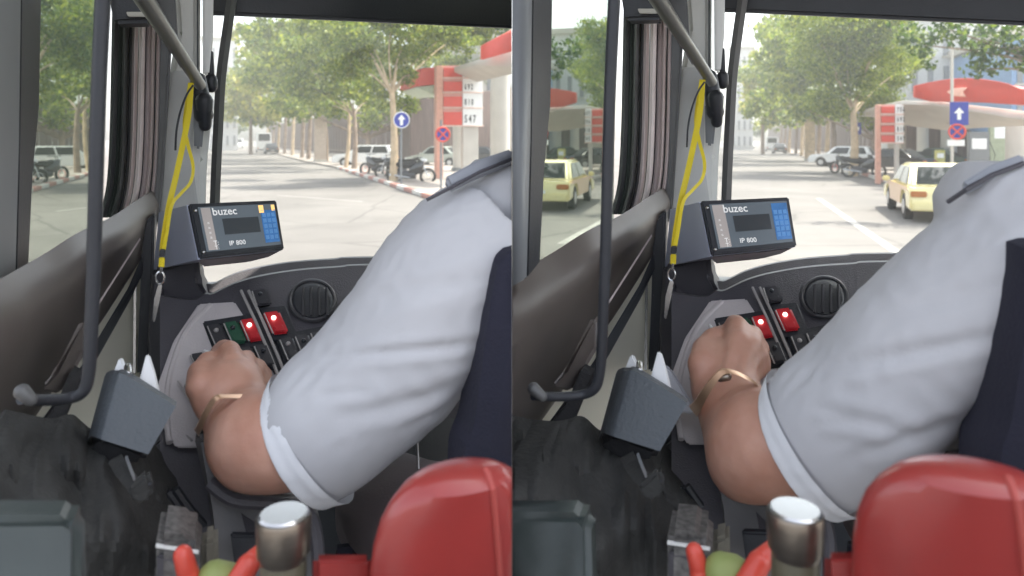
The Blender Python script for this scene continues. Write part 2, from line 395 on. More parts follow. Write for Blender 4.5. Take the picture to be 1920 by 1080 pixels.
# lane line on the right road
a, b = SR.gnd(1530, 365), SR.gnd(1680, 470); d = (b-a).normalized(); nn = Vector((d.y, -d.x, 0))*.07
for st, p0, p1, w_ in ((SR, (1535, 372), (1700, 486), .09), (SL, (520, 366), (680, 378), .05)):
    a, b = st.gnd(*p0, .004), st.gnd(*p1, .004); d = (b-a).normalized(); nn = Vector((d.y, -d.x, 0))*w_
    MB().add([a-nn, b-nn, b+nn, a+nn], [(0, 1, 2, 3)]).build('lane_marking', M_line, loc=a, side=st.side, smooth=0)['kind'] = 'structure'

# ---- trees, left
tree(SL, (737, 345), [(690, 70, 75), (770, 60, 75), (850, 55, 62), (740, 20, 70), (765, 140, 26, 0), (900, 40, 50, 3), (655, 120, 45), (700, 165, 35, 2), (760, 195, 28, 1), (725, 120, 50, 5), (800, 90, 40, 2), (870, 75, 36, 2), (905, 60, 36, 4), (845, 25, 55, 4), (800, 60, 45, 3), (650, 60, 60, 6), (720, 180, 36, 5), (810, 40, 60, 5), (900, 62, 36, 4), (845, 40, 50, 4), (800, 75, 45, 3)], 'nearest plane tree with a pale forked trunk beside the blue round arrow sign', fork=(735, 175), limbs=((695, 100), (744, 125)), r=.16, m=M_leafG, bark=M_bark, size=.15)
tree(SL, (664, 320), [(620, 95, 70), (600, 35, 60), (650, 160, 48), (580, 160, 45), (690, 190, 30, 3), (640, 120, 60, 8), (600, 195, 34, 6), (560, 110, 55, 8)], 'slim dark trunked tree in front of the white car bonnet', fork=(664, 215), r=.16, m=M_leafG)
tree(SL, (648, 318), [(640, 60, 50, 2), (635, 195, 26, 2)], 'thin pale trunked tree behind the parked white car wing', fork=(655, 215), r=.12, bark=M_bark)
tree(SL, (612, 305), [(545, 90, 68), (520, 40, 45), (560, 160, 50), (610, 195, 30), (590, 60, 50), (540, 190, 38, 6), (500, 130, 50, 8), (480, 70, 38, 4)], 'brown tree just right of the pale gate pillar', fork=(608, 215), r=.16, m=M_leafG)
for i, (bx, by, cl, lb) in enumerate([
    (566, 298, [(500, 75, 42), (505, 140, 42), (540, 190, 34), (560, 60, 40)], 'tree immediately left of the pale gate pillar'),
    (548, 293, [(478, 80, 32), (480, 150, 40), (515, 200, 28)], 'tree second left of the pale gate pillar'),
    (533, 290, [(465, 110, 26), (460, 170, 36), (500, 215, 24), (450, 60, 22), (425, 205, 22), (480, 200, 34)], 'tree third left of the pale gate pillar'),
    (521, 287, [(448, 140, 18), (447, 185, 26), (480, 215, 24)], 'tree just right of the black car under the crowns'),
    (511, 284, [(432, 175, 14), (436, 200, 20), (462, 225, 20)], 'far tree behind the black car')    , (500, 282, [(425, 150, 14, 5), (440, 175, 22, 4), (470, 190, 26, 4), (428, 220, 16, 4)], 'slender far trunk above the black car behind the van'),
    (578, 301, [(560, 120, 40, 3), (590, 170, 34, 3)], 'slender trunk touching the left side of the pale gate pillar')]):
    tree(SL, (bx, by), cl, lb, r=.17, m=[M_leafG, M_leafY, M_leafY, M_leafY, M_leafY, M_leafY, M_leafG][i], bark=M_bark if i % 2 else M_bark2)
tree(SL, (424, 280), [(424, 225, 16), (436, 245, 12), (452, 240, 14), (414, 232, 10)], 'distant leafy tree closing the end of the street', t=190, r=.3, m=M_leafD, size=.6)
tree(SL, (1010, 350), [(955, 15, 70), (900, 5, 60), (1000, 60, 40)], 'tree overhanging the petrol station roof, trunk out of view', t=36, r=.16, m=M_leafD)
# ---- trees, right
tree(SR, (1600, 330), [(1590, 60, 75), (1640, 100, 70), (1560, 130, 55), (1530, 60, 60), (1660, 45, 60), (1690, 130, 32, 3), (1640, 180, 38, 3), (1560, 190, 36), (1610, 160, 40), (1590, 205, 30, 3), (1600, 110, 70, 6), (1655, 160, 45, 6), (1540, 100, 60, 6), (1540, 190, 40, 6), (1690, 90, 45, 5), (1560, 30, 55, 4)], 'nearest plane tree with pale forked trunk behind the motorcycles', fork=(1600, 215), limbs=((1582, 180), (1606, 184)), r=.2, m=M_leafG, bark=M_bark, size=.15)
tree(SR, (1562, 308), [(1500, 70, 60), (1480, 140, 50), (1530, 170, 45), (1545, 215, 26), (1470, 60, 45, 5), (1500, 190, 40, 6), (1445, 110, 36, 6)], 'tree with dark trunk rising behind the white car tail', fork=(1562, 215), r=.18, m=M_leafG)
for i, (bx, by, cl, lb) in enumerate([
    (1534, 300, [(1465, 80, 42), (1470, 160, 42), (1510, 215, 28), (1430, 190, 34, 6), (1440, 50, 30, 6), (1412, 205, 26, 8)], 'tree immediately right of the brown gate pillar'),
    (1503, 294, [(1445, 60, 34), (1440, 130, 36), (1480, 220, 24)], 'tree immediately left of the brown gate pillar'),
    (1492, 290, [(1425, 110, 20), (1420, 165, 28), (1460, 210, 24)], 'slim tree second left of the brown gate pillar'),
    (1479, 287, [(1408, 165, 20), (1412, 200, 22), (1440, 225, 20)], 'tree at the right of the white van'),
    (1470, 284, [(1400, 200, 16), (1425, 235, 14)], 'far tree behind the white van')    , (1549, 304, [(1530, 130, 45, 4), (1560, 190, 34, 3)], 'slim trunk between the brown gate pillar and the white parked car'),
    (1463, 283, [(1402, 180, 12, 4), (1425, 195, 22, 4), (1450, 200, 24, 3)], 'slender far trunk above the black car beside the van')]):
    tree(SR, (bx, by), cl, lb, r=.17, m=[M_leafG, M_leafG, M_leafY, M_leafY, M_leafY, M_leafG, M_leafY][i], bark=M_bark if i % 2 else M_bark2)
tree(SR, (1386, 280), [(1386, 228, 15), (1400, 240, 16), (1420, 245, 14)], 'distant leafy tree closing the far end of the road', t=190, r=.3, m=M_leafD, size=.6)
tree(SR, (2010, 420), [(1850, 75, 50), (1780, 55, 36), (1895, 110, 44), (1735, 85, 30), (1840, 130, 26), (1930, 60, 60), (1960, 120, 60), (1700, 60, 30), (1745, 118, 14)], 'tree hanging dark branches over the petrol station canopy', t=21, fork=(2010, 150), limbs=((1930, 60), (1880, 90)), r=.17, m=M_leafD, dens=.5, size=.14)

# ---- walls / fences behind
def fence(st, p0, p1, h, label):
    A, B = st.gnd(*p0), st.gnd(*p1); root = thing('board_fence', label, 'fence', A, 0, None, st.side)
    d = (B-A); L = d.length; d.normalize(); nn = Vector((d.y, -d.x, 0)); n = min(70, int(L/.5)); mb = MB(); s = L/n
    for i in range(n):
        q = A+d*(i*s); mb.prism([q, q+d*(s*.86), q+d*(s*.86)+nn*.05, q+nn*.05], (0, 0, h+random.uniform(-.05, .05)))
    mb.build('board_panel', M_fence, root); m2 = MB()
    for z in (.5, h-.5): m2.prism([A-nn*.1+Vector((0, 0, z)), B-nn*.1+Vector((0, 0, z)), B-nn*.02+Vector((0, 0, z)), A-nn*.02+Vector((0, 0, z))], (0, 0, .12))
    m2.build('rail', M_bark2, root)
    for i in range(0, n+1, 8):
        q = A+d*(i*s)+nn*.06; MB().prism([q, q+d*.25, q+d*.25+nn*.2, q+nn*.2], (0, 0, h+.15)).build('post', M_bark2, root)
fence(SL, (800, 306), (500, 276), 5.6, 'tall brown board fence behind the white parked car')
fence(SR, (1720, 304), (1440, 274), 5.6, 'tall dark board fence behind the motorcycles')
def hedge(st, cl, t, label):
    B = st.at(cl[0][0], 280, t); B.z = 0; root = thing('tree', label, 'tree', B, 0, None, st.side)
    mb = MB(); e = st.at(cl[0][0], cl[0][1], t); mb.tube([B, e], [.3, .12], 8); 
    for c in cl[1:]: mb.tube([B.lerp(e, .5), st.at(c[0], c[1], t)], [.12, .05], 6)
    mb.build('trunk', M_bark2, root); leafmesh('crown', leaves(cl, st, t, 1.0), M_leafG, root)
hedge(SL, [(690, 215, 42), (625, 200, 34), (560, 205, 28), (760, 215, 45), (820, 205, 45), (850, 120, 50), (900, 150, 60)], 62, 'dark spreading tree beyond the board fence and petrol price sign')
hedge(SR, [(1640, 215, 42), (1580, 205, 34), (1510, 205, 28), (1690, 210, 36)], 62, 'dark spreading tree beyond the board fence by the red price pylon')
hedge(SL, [(470, 150, 50), (530, 130, 60), (600, 110, 60), (670, 130, 60), (560, 210, 36), (490, 215, 36), (640, 210, 40)], 105, 'tall broad tree far behind the row on the left street')
hedge(SL, [(740, 120, 60), (820, 130, 60), (880, 60, 60), (780, 200, 40), (720, 215, 36)], 85, 'tall tree standing behind the forked plane tree and round arrow sign')
hedge(SR, [(1430, 150, 50), (1490, 130, 60), (1560, 110, 60), (1630, 130, 60), (1520, 210, 36), (1450, 215, 36), (1600, 210, 40)], 105, 'tall broad tree far behind the row on the right street')
# gate pillars
def pillar(st, px, py, wpx, toppy, label, m):
    B = st.gnd(px, py); t = (B-st.O).dot(st.F); w_ = wpx/FP*t/2; h = 2+(HY-toppy)/FP*t
    root = thing('gate_pillar', label, 'pillar', B, -st.a, None, st.side)
    MB().box(-w_, w_, -w_, w_, 0, h-.25, .03).build('shaft', m, root, local=True)
    MB().box(-w_*1.12, w_*1.12, -w_*1.12, w_*1.12, h-.25, h, .04).build('cap', M_conc, root, local=True)
    MB().box(-w_*1.1, w_*1.1, -w_*1.1, w_*1.1, 0, .3, .02).build('plinth', M_conc, root, local=True)
pillar(SL, 600, 306, 20, 214, 'pale stone gate pillar under the trees', mat('peach stone', (.5, .4, .32), .85, var=.15))
pillar(SR, 1518, 302, 16, 218, 'brownish stone gate pillar among the tree trunks', M_bark)

# ---- buildings
def building(st, x0, x1, ytop, t, label, ncol, nrow, depth=12, mw=None, m=None):
    A, B = st.at(x0, 262, t), st.at(x1, 262, t); A.z = B.z = 0; W = (B-A).length; h = 2+(HY-ytop)/FP*t
    root = thing('building', label, 'building', (A+B)/2, -st.a, None, st.side)
    MB().box(-W/2, W/2, 0, depth, 0, h).build('wall', m or M_bwall, root, local=True)
    MB().box(-W/2-.4, W/2+.4, -.4, depth+.4, h, h+.5, .05).build('cornice', M_conc, root, local=True)
    for i in range(ncol):
        for j in range(nrow):
            x = -W/2+(i+.5)*W/ncol; z = h-(j+.75)*min(3.4, h/(nrow+.3)); ww = W/ncol*.17
            f = MB().box(x-ww, x+ww, -.08, .0-.003, z-.9, z+.9).build('window', M_winb, root, local=True)
            MB().box(x-ww-.1, x+ww+.1, -.25, -.003, z-1.05, z-.92).build('sill', M_conc, root, f, local=True)
building(SL, 380, 446, 88, 150, 'white multi storey building at the far left of the street', 5, 6)
building(SR, 1370, 1412, 100, 150, 'white multi storey building at the far end beside the windscreen edge', 4, 6)
building(SR, 1700, 1880, 60, 60, 'bright white building rising behind the petrol station canopy', 6, 4)
building(SL, 900, 1050, 40, 60, 'beige building rising behind the petrol station at the frame edge', 4, 4, m=M_conc)
building(SR, 1897, 2050, 95, 48, 'blue clad building behind the petrol station at far right', 5, 3, m=mat('blue cladding', (.2, .33, .55), .5))

# ---- vehicles
def arc(cy, cz, r, a0, a1, n=8): return [(cy+r*math.cos(math.radians(a0+(a1-a0)*i/n)), cz+r*math.sin(math.radians(a0+(a1-a0)*i/n))) for i in range(n+1)]
def car(label, pos, rotz, paint, side, L=4.5, W=1.78, H=1.45, kind='sedan', low=None, group=None, name='parked_car', cat='car', plain=False):
    root = thing(name, label, cat, pos, rotz, group, side); h2 = L/2; wr = .33; wy = L*.3
    belt = .62*H if kind != 'van' else .5*H
    # +y is forward
    base = [(-h2, .28)]+arc(-wy, .32, wr+.06, 180, 0)+arc(wy, .32, wr+.06, 180, 0)+[(h2, .28)]
    if kind == 'van': top = [(h2+.02, .7), (h2-.1, .95), (h2-.6, belt+.1), (h2-.75, belt+.15), (-h2, belt+.15)]
    elif kind == 'suv': top = [(h2+.03, .5), (h2-.03, .78), (h2-.3, .9), (h2-1.1, belt), (-h2+.02, belt), (-h2-.03, .6)]
    else: top = [(h2+.03, .45), (h2-.05, .66), (h2-.5, .78), (h2-1.25, belt), (-h2+.75, belt), (-h2+.08, belt-.03), (-h2-.03, .6)]
    prof = base+top
    mb = MB(); mb.prism([(-W/2, y, z) for y, z in prof], (W, 0, 0), .05, 2); body = mb.build('body', paint, root, local=True, smooth=40)
    y0 = {'sedan': -h2+.55, 'suv': -h2+.1, 'van': -h2+.03}[kind]; y1 = {'sedan': h2-1.15, 'suv': h2-1.15, 'van': h2-.62}[kind]
    y0t = y0+{'sedan': .75, 'suv': .35, 'van': .04}[kind]; y1t = y1-{'sedan': .75, 'suv': .7, 'van': .55}[kind]; hb = W/2-.06; ht = W/2-({'van': .1}.get(kind, .24))
    zb = belt-.03 if kind != 'van' else belt+.1
    q = [Vector(p) for p in ((-hb, y0, zb), (hb, y0, zb), (hb, y1, zb), (-hb, y1, zb), (-ht, y0t, H), (ht, y0t, H), (ht, y1t, H), (-ht, y1t, H))]
    bm_ = MB(); bmv = bmesh.new(); vv = [bmv.verts.new(p) for p in q]
    for f in ((0, 3, 2, 1), (4, 5, 6, 7), (0, 1, 5, 4), (1, 2, 6, 5), (2, 3, 7, 6), (3, 0, 4, 7)): bmv.faces.new([vv[i] for i in f])
    bmesh.ops.bevel(bmv, geom=bmv.edges[:], offset=.07, segments=3, affect='EDGES'); bmv.verts.index_update()
    bm_.add([v.co.copy() for v in bmv.verts], [tuple(v.index for v in f.verts) for f in bmv.faces]); bmv.free()
    cab = bm_.build('cabin', low or paint, root, local=True, smooth=40)
    def pane(name, a, b, c, d, s0=.1, s1=.9, v0=.12, v1=.88):
        def P(u, v): return a.lerp(b, u).lerp(d.lerp(c, u), v)
        n = (b-a).cross(d-a).normalized(); cen = (a+b+c+d)/4; 
        if n.dot(cen-Vector((0, (y0+y1)/2, 1))) < 0: n = -n
        pts = [P(s0, v0)+n*.004, P(s1, v0)+n*.004, P(s1, v1)+n*.004, P(s0, v1)+n*.004]
        MB().prism(pts, n*.012, .004, 1).build(name, M_cglass, root, cab, local=True)
    pane('rear_window', q[0], q[1], q[5], q[4]); pane('windscreen', q[3], q[2], q[6], q[7])
    for a_, b_, c_, d_ in ((0, 3, 7, 4), (1, 2, 6, 5)):
        if kind == 'van': pane('side_window', q[a_], q[b_], q[c_], q[d_], .72, .95)
        else:
            pane('side_window', q[a_], q[b_], q[c_], q[d_], .1, .47); pane('side_window', q[a_], q[b_], q[c_], q[d_], .51, .9)
    for sx in (-1, 1):
        for sy in (-wy, wy):
            x = sx*(W/2-.1); t_ = MB(); n = 20; ring = []
            t_.tube([(x-.1, sy, .32), (x-.09, sy, .32), (x+.09, sy, .32), (x+.1, sy, .32)], [wr-.05, wr, wr, wr-.05], 22); ty = t_.build('tyre', M_tyre, root, local=True)
            MB().tube([(x+sx*.085, sy, .32), (x+sx*.108, sy, .32)], [wr*.62, wr*.55], 16).build('rim', M_rim, root, ty, local=True)
        MB().box(sx*(W/2-.2)-.17, sx*(W/2-.2)+.17, -h2-.045, -h2+.1, .62, .76, .02).build('tail_light', M_tail, root, local=True)
        MB().box(sx*(W/2-.22)-.17, sx*(W/2-.22)+.17, h2-.15, h2+.035, .55, .68, .02).build('headlight', M_hl, root, local=True)
        if not plain: MB().box(sx*(W/2+.09)-.09, sx*(W/2+.09)+.09, y1-.25, y1-.1, belt-.02, belt+.12, .03).build('wing_mirror', paint, root, local=True)
    MB().box(-W/2+.06, W/2-.06, -h2-.07, -h2+.1, .3, .5, .03).build('rear_bumper', paint if kind != 'van' else M_dark, root, local=True)
    MB().box(-.22, .22, -h2-.085, -h2-.06, .5, .6, .005).build('number_plate', M_wht, root, local=True)
    return root
def ang(st, deg): return -st.a+math.radians(deg)   # heading relative to the street, + = to the left
P = SR.gnd(1745, 400); P.z = 0
taxi = car('yellow saloon taxi with shaded tan sides driving ahead on the road', SR.gnd(1748, 402), ang(SR, -3), M_ctaxi, 1, L=4.8, H=1.38, name='taxi', cat='taxi')
for o_ in list(taxi.children):
    pass
# shade on the taxi flanks, painted as tan skins standing 3 mm proud
Mx = INV[taxi][0]
for sx in (-1, 1):
    pr = [(-2.2, .40)]+[(-.99, .40), (-.92, .33)]+[(.92, .33), (.99, .40)]+[(2.15, .45), (1.9, .70), (1.1, .83), (-1.5, .83), (-2.2, .8)]
    MB().prism([(sx*.894, y, z) for y, z in [(-.95, .35), (.95, .35), (1.0, .55), (1.2, .74), (1.9, .72), (1.1, .84), (-2.1, .84), (-2.15, .74), (-1.2, .74), (-1.0, .55)]], (sx*.006, 0, 0)).build('shaded_flank', M_ctan, taxi, local=True, smooth=0)
car('white four wheel drive car parked behind the slim tree trunks', SL.gnd(685, 312)+SL.R*0, ang(SL, 68), M_cwhite, -1, L=4.6, H=1.6, kind='suv')
car('white van parked far up the street at the left', SL.gnd(494, 285), ang(SL, 0), M_cwhite, -1, L=6.2, W=2.3, H=3.1, kind='van', name='van', cat='van')
car('black car parked right behind the white van', SL.gnd(508, 288), ang(SL, 3), M_cdark, -1, L=4.2, H=1.5, plain=True)
car('small white van approaching in the far distance', SL.gnd(447, 278), ang(SL, 180), M_cwhite, -1, L=5.2, W=2.1, H=2.3, kind='van', plain=True, name='van', cat='van')
car('white car far off at the left edge of the windscreen', SL.gnd(421, 278), ang(SL, 180), M_cwhite, -1, plain=True)
car('black car on the forecourt behind the round stop sign', SL.gnd(893, 312), ang(SL, 60), M_cdark, -1, H=1.5)
car('pale grey green car on the forecourt beneath the price board', SL.gnd(820, 312), ang(SL, 50), mat('pale green car paint', (.42, .45, .40), .3, coat=.5), -1, H=1.5)
car('white car parked behind the motorcycles and plane tree', SR.gnd(1580, 312), ang(SR, 70), M_cwhite, 1, L=4.5, H=1.5, kind='suv')
car('white van parked beyond the gate pillar', SR.gnd(1447, 284), ang(SR, 0), M_cwhite, 1, L=5.2, W=2, H=2.45, kind='van', name='van', cat='van')
car('black car parked just right of the far white van', SR.gnd(1461, 288), ang(SR, 3), M_cdark, 1, L=4.2, H=1.5, plain=True)
car('white car tiny in the distance at the road end', SR.gnd(1407, 278), ang(SR, 180), M_cwhite, 1, plain=True)
car('white car in the distance nearest the windscreen edge', SR.gnd(1389, 278.5), ang(SR, 180), M_cwhite, 1, plain=True)
car('black car on the forecourt behind the taxi roof', SR.gnd(1672, 322), ang(SR, 55), M_cdark, 1, H=1.45)
car('dark green car on the forecourt right of the black car', SR.gnd(1745, 318), ang(SR, 62), mat('dark green car paint', (.03, .07, .05), .25, coat=.6), 1, H=1.45)

def bike(label, pos, rotz, side, accent):
    root = thing('motorcycle', label, 'motorcycle', pos, rotz, None, side); root.scale = (1.18, 1.18, 1.18)
    for y in (-.62, .66):
        ring = [(0, y+.27*math.cos(a_), .3+.27*math.sin(a_)) for a_ in [2*math.pi*i/20 for i in range(20)]]
        t_ = MB().tube(ring, .055, 8, closed=True).build('wheel', M_tyre, root, local=True)
        MB().tube([(0, y+.16*math.cos(a_), .3+.16*math.sin(a_)) for a_ in [2*math.pi*i/16 for i in range(16)]], .015, 6, closed=True).build('rim', accent, root, t_, local=True)
    MB().loft([(Vector((0, y, z)), Vector((w_, 0, 0)), Vector((0, 0, h_))) for y, z, w_, h_ in ((-.95, .82, .04, .02), (-.8, .8, .12, .08), (-.4, .74, .16, .12), (0, .72, .14, .14), (.2, .78, .12, .12))], 14).build('seat', M_cloth, root, local=True)
    MB().loft([(Vector((0, y, z)), Vector((w_, 0, 0)), Vector((0, 0, h_))) for y, z, w_, h_ in ((-.05, .5, .12, .18), (.2, .6, .17, .26), (.4, .66, .15, .25), (.52, .8, .1, .14))], 14).build('fairing', M_cdark, root, local=True)
    MB().loft([(Vector((0, y, z)), Vector((w_, 0, 0)), Vector((0, 0, h_))) for y, z, w_, h_ in ((-.5, .38, .12, .12), (-.2, .36, .15, .17), (.2, .34, .12, .14))], 12).build('engine', M_sw, root, local=True)
    for sx in (-.06, .06): MB().tube([(sx, .66, .3), (sx, .5, .72), (sx, .42, 1.0)], .022, 8).build('fork', M_metal, root, local=True)
    MB().tube([(-.36, .3, 1.02), (-.15, .42, 1.02), (.15, .42, 1.02), (.36, .3, 1.02)], .016, 8).build('handlebar', M_dark, root, local=True)
    MB().capsule((0, .5, .9), .085, (0, .57, .9), .07).build('headlamp', M_hl, root, local=True)
    MB().tube([(.14, 0, .25), (.15, -.8, .36)], [.03, .045], 8).build('exhaust', M_metal, root, local=True)
    for sx in (-1, 1):
        MB().tube([(sx*.28, .34, 1.03), (sx*.34, .36, 1.2)], .008, 6).build('mirror', M_dark, root, local=True)
    MB().box(-.09, .09, -1.0, -.98, .55, .68, .004).build('number_plate', M_wht, root, local=True)
bike('red wheeled black motorcycle left of the pale forked trunk', SL.gnd(705, 330), ang(SL, 40), -1, M_red)
bike('black motorcycle right of the pale forked trunk, wheel towards the kerb', SL.gnd(770, 345), ang(SL, -115), -1, M_rim)
bike('dark motorcycle standing between pale trunk and round arrow sign', SL.gnd(742, 335), ang(SL, 60), -1, M_rim)
bike('black motorcycle parked left of the forked plane trunk', SR.gnd(1585, 326), ang(SR, 40), 1, M_red)
bike('black motorcycle parked right of the forked plane trunk', SR.gnd(1618, 333), ang(SR, -115), 1, M_rim)

# ---- road signs
def disc(mb, c, r, u, v, th, n=28): 
    mb.loft([(c, u*r, v*r), (c+th, u*r, v*r)], n)
def sign_post(st, base, top, label, heads, rpost=.04, mpost=M_grey):
    B = st.gnd(*base); t = (B-st.O).dot(st.F); k = t/FP; root = thing('road_sign', label, 'road sign', B, 0, None, st.side)
    T = st.at(top[0], top[1], t); T = Vector((B.x, B.y, T.z)) if abs(T.z) < 60 else T
    MB().tube([B, T], rpost, 10).build('post', mpost, root)
    u, v, n = st.R, Vector((0, 0, 1)), -st.F
    for kind, px, py, w_, h_ in heads:
        c = st.at(px, py, t)+n*(rpost+.02); a_ = w_*k/2; b_ = h_*k/2
        if kind in ('round_arrow', 'rect_arrow'):
            mb = MB()
            if kind[1] == 'o': disc(mb, c, a_, u, v, n*.02)
            else: mb.prism([c-u*a_-v*b_, c+u*a_-v*b_, c+u*a_+v*b_, c-u*a_+v*b_], n*.02, .004, 1)
            pl = mb.build('sign_plate', M_blue, root)
            s = min(a_, b_*.9); c2 = c+n*.022
            A = [(-.2, -.75), (.2, -.75), (.2, .05), (.55, .05), (0, .75), (-.55, .05), (-.2, .05)]
            MB().prism([c2+u*(x*s)+v*(y*s) for x, y in A], n*.006).build('arrow', M_wht, root, pl, smooth=0)
            if kind[0:2] == 'ro': MB().tube([c2+u*a_*math.cos(q)+v*a_*math.sin(q) for q in [2*math.pi*i/28 for i in range(28)]], .018, 6, closed=True).build('rim', M_wht, root, pl)
        elif kind == 'nostop':
            mb = MB(); disc(mb, c, a_, u, v, n*.02); pl = mb.build('sign_plate', M_blue, root); c2 = c+n*.03
            m2 = MB(); m2.tube([c2+u*a_*.9*math.cos(q)+v*a_*.9*math.sin(q) for q in [2*math.pi*i/28 for i in range(28)]], a_*.13, 6, closed=True, flat=1)
            for s1, s2 in ((1, 1), (1, -1)): m2.tube([c2-(u*s1+v*s2)*a_*.6, c2+(u*s1+v*s2)*a_*.6], a_*.11, 6)
            m2.build('red_cross', M_rfas, root, pl)
        else:
            pl = MB().prism([c-u*a_-v*b_, c+u*a_-v*b_, c+u*a_+v*b_, c-u*a_+v*b_], n*.02, .004, 1).build('sign_plate', M_wht if kind == 'plate' else M_blue, root)
sign_post(SL, (752, 352), (752, 205), 'round blue sign with white up arrow beside the pale trunk', [('round_arrow', 752, 225, 30, 30)])
sign_post(SL, (827, 366), (827, 225), 'round red no stopping sign below the petrol price board', [('nostop', 829, 252, 30, 30)])
sign_post(SL, (470, 281), (470, 190), 'small blue direction sign hanging over the far street', [('direction', 456, 206, 21, 22)], rpost=.07)
sign_post(SR, (1785, 372), (1803, 10), 'tall pale pole carrying blue arrow, red cross and white plates by the station', [('rect_arrow', 1797, 213, 27, 38), ('nostop', 1793, 247, 26, 26), ('plate', 1791, 268, 25, 10)], rpost=.05, mpost=M_conc)
sign_post(SR, (1609, 325), (1609, 228), 'small blue arrow sign seen nearly edge on against the forked trunk', [('rect_arrow', 1609, 241, 9, 20)])

# ---- petrol station
def station(st, label, cols, canopy, red, green):
    B = st.gnd(*cols[0][:2]); root = thing('petrol_station', label, 'petrol station', B, 0, None, st.side)
    for px, py, w_, ty in cols:
        b_ = st.gnd(px, py); t = (b_-st.O).dot(st.F); r_ = w_/FP*t/2; top = st.at(px, ty, t).z
        cp = MB().tube([b_, b_+Vector((0, 0, .4)), Vector((b_.x, b_.y, top-.1)), Vector((b_.x, b_.y, top))], [r_*1.05, r_, r_*.96, r_*1.15], 20).build('column', M_conc, root)
        MB().tube([b_, b_+Vector((0, 0, .35))], r_*1.25, 16).build('column_base', M_grey, root, cp)
    for nm, pts, dp, m in canopy:
        P_ = [st.at(*p) for p in pts]; MB().prism(P_, st.F*dp, .03, 1).build(nm, m, root)
    return root
station(SL, 'petrol station at the frame edge with thick pale columns and red canopy',
        [(938, 322, 40, 96), (860, 325, 23, 190)],
        [('canopy', [(895, 112, 30), (1010, 80, 26), (1010, 128, 26), (895, 122, 30)], 14, M_conc),
         ('fascia', [(905, 84, 28.5), (1010, 30, 24.5), (1010, 82, 24.5), (905, 112, 28.5)], .3, M_rfas),
         ('fascia', [(790, 128, 34.5), (868, 122, 34.5), (868, 152, 34.5), (782, 162, 34.5)], 4, M_rfas),
         ('fascia_band', [(782, 163, 34.55), (868, 153, 34.55), (868, 172, 34.55), (812, 178, 34.55)], 3.9, M_gfas),
         ('shop_wall', [(770, 190, 58), (1060, 150, 58), (1060, 320, 58), (770, 300, 58)], 5, M_fence)], None, None)
station(SR, 'petrol station behind the taxi with white columns and curved red canopy',
        [(1706, 312, 17, 196), (1730, 318, 18, 196), (1779, 318, 24, 196), (1858, 320, 26, 205), (1905, 345, 30, 215)],
        [('canopy_soffit', [(1690, 188, 36), (1760, 190, 34), (1920, 208, 30), (2010, 222, 28), (2010, 232, 28), (1900, 222, 30), (1760, 198, 34), (1690, 196, 36)], 16, M_conc),
         ('fascia', [(1716, 160, 34)]+[(1716+i*16, 160-14*math.sin(i/12*math.pi), 34-i*.4) for i in range(1, 12)]+[(1915, 166, 29), (2010, 172, 28), (2010, 205, 28), (1915, 196, 29.5), (1850, 192, 31), (1750, 190, 34), (1716, 182, 34)], .4, M_rfas),
         ('fascia_emblem', [(1775, 172, 31.9), (1790, 165, 31.6), (1815, 164, 31.2), (1806, 172, 31.3), (1812, 182, 31.2), (1788, 180, 31.6)], .1, mat('pale salmon fascia', (.75, .4, .3), .5)),
         ('shop_wall', [(1690, 205, 56), (2060, 215, 56), (2060, 320, 56), (1690, 304, 56)], 5, mat('beige shop wall', (.4, .34, .27), .8)),
         ('shop_door', [(1700, 235, 55.6), (1770, 235, 55.6), (1770, 306, 55.6), (1700, 304, 55.6)], .3, M_fence),
         ('shop_door', [(1795, 245, 55.6), (1850, 245, 55.6), (1850, 308, 55.6), (1795, 307, 55.6)], .3, M_fence)], None, None)
def pump(st, px, py, hpx, label, m):
    b_ = st.gnd(px, py); t = (b_-st.O).dot(st.F); h = hpx/FP*t; root = thing('fuel_pump', label, 'fuel pump', b_, -st.a, None, st.side); w_ = h*.2
    MB().box(-w_, w_, -.2, .2, 0, h, .03).build('cabinet', m, root, local=True)
    MB().box(-w_*.7, w_*.7, -.23, -.19, h*.62, h*.85, .01).build('display', M_scrw, root, local=True)
    MB().tube([(w_*1.05, 0, h*.8), (w_*1.6, -.05, h*.5), (w_*1.3, -.05, h*.2), (w_*1.05, 0, h*.5)], .02, 6).build('hose', M_dark, root, local=True)
    MB().box(-w_*1.3, w_*1.3, -.35, .35, 0, .12, .02).build('island', M_conc, root, local=True)
pump(SR, 1762, 320, 34, 'short pale yellow fuel pump beside a white column', mat('yellow pump paint', (.7, .65, .2), .5))
pump(SR, 1834, 332, 74, 'tall dark fuel pump with a bright white display', M_grey)
pump(SR, 1880, 328, 95, 'green and yellow fuel pump at the far right of the forecourt', mat('green pump paint', (.38, .42, .28), .5))
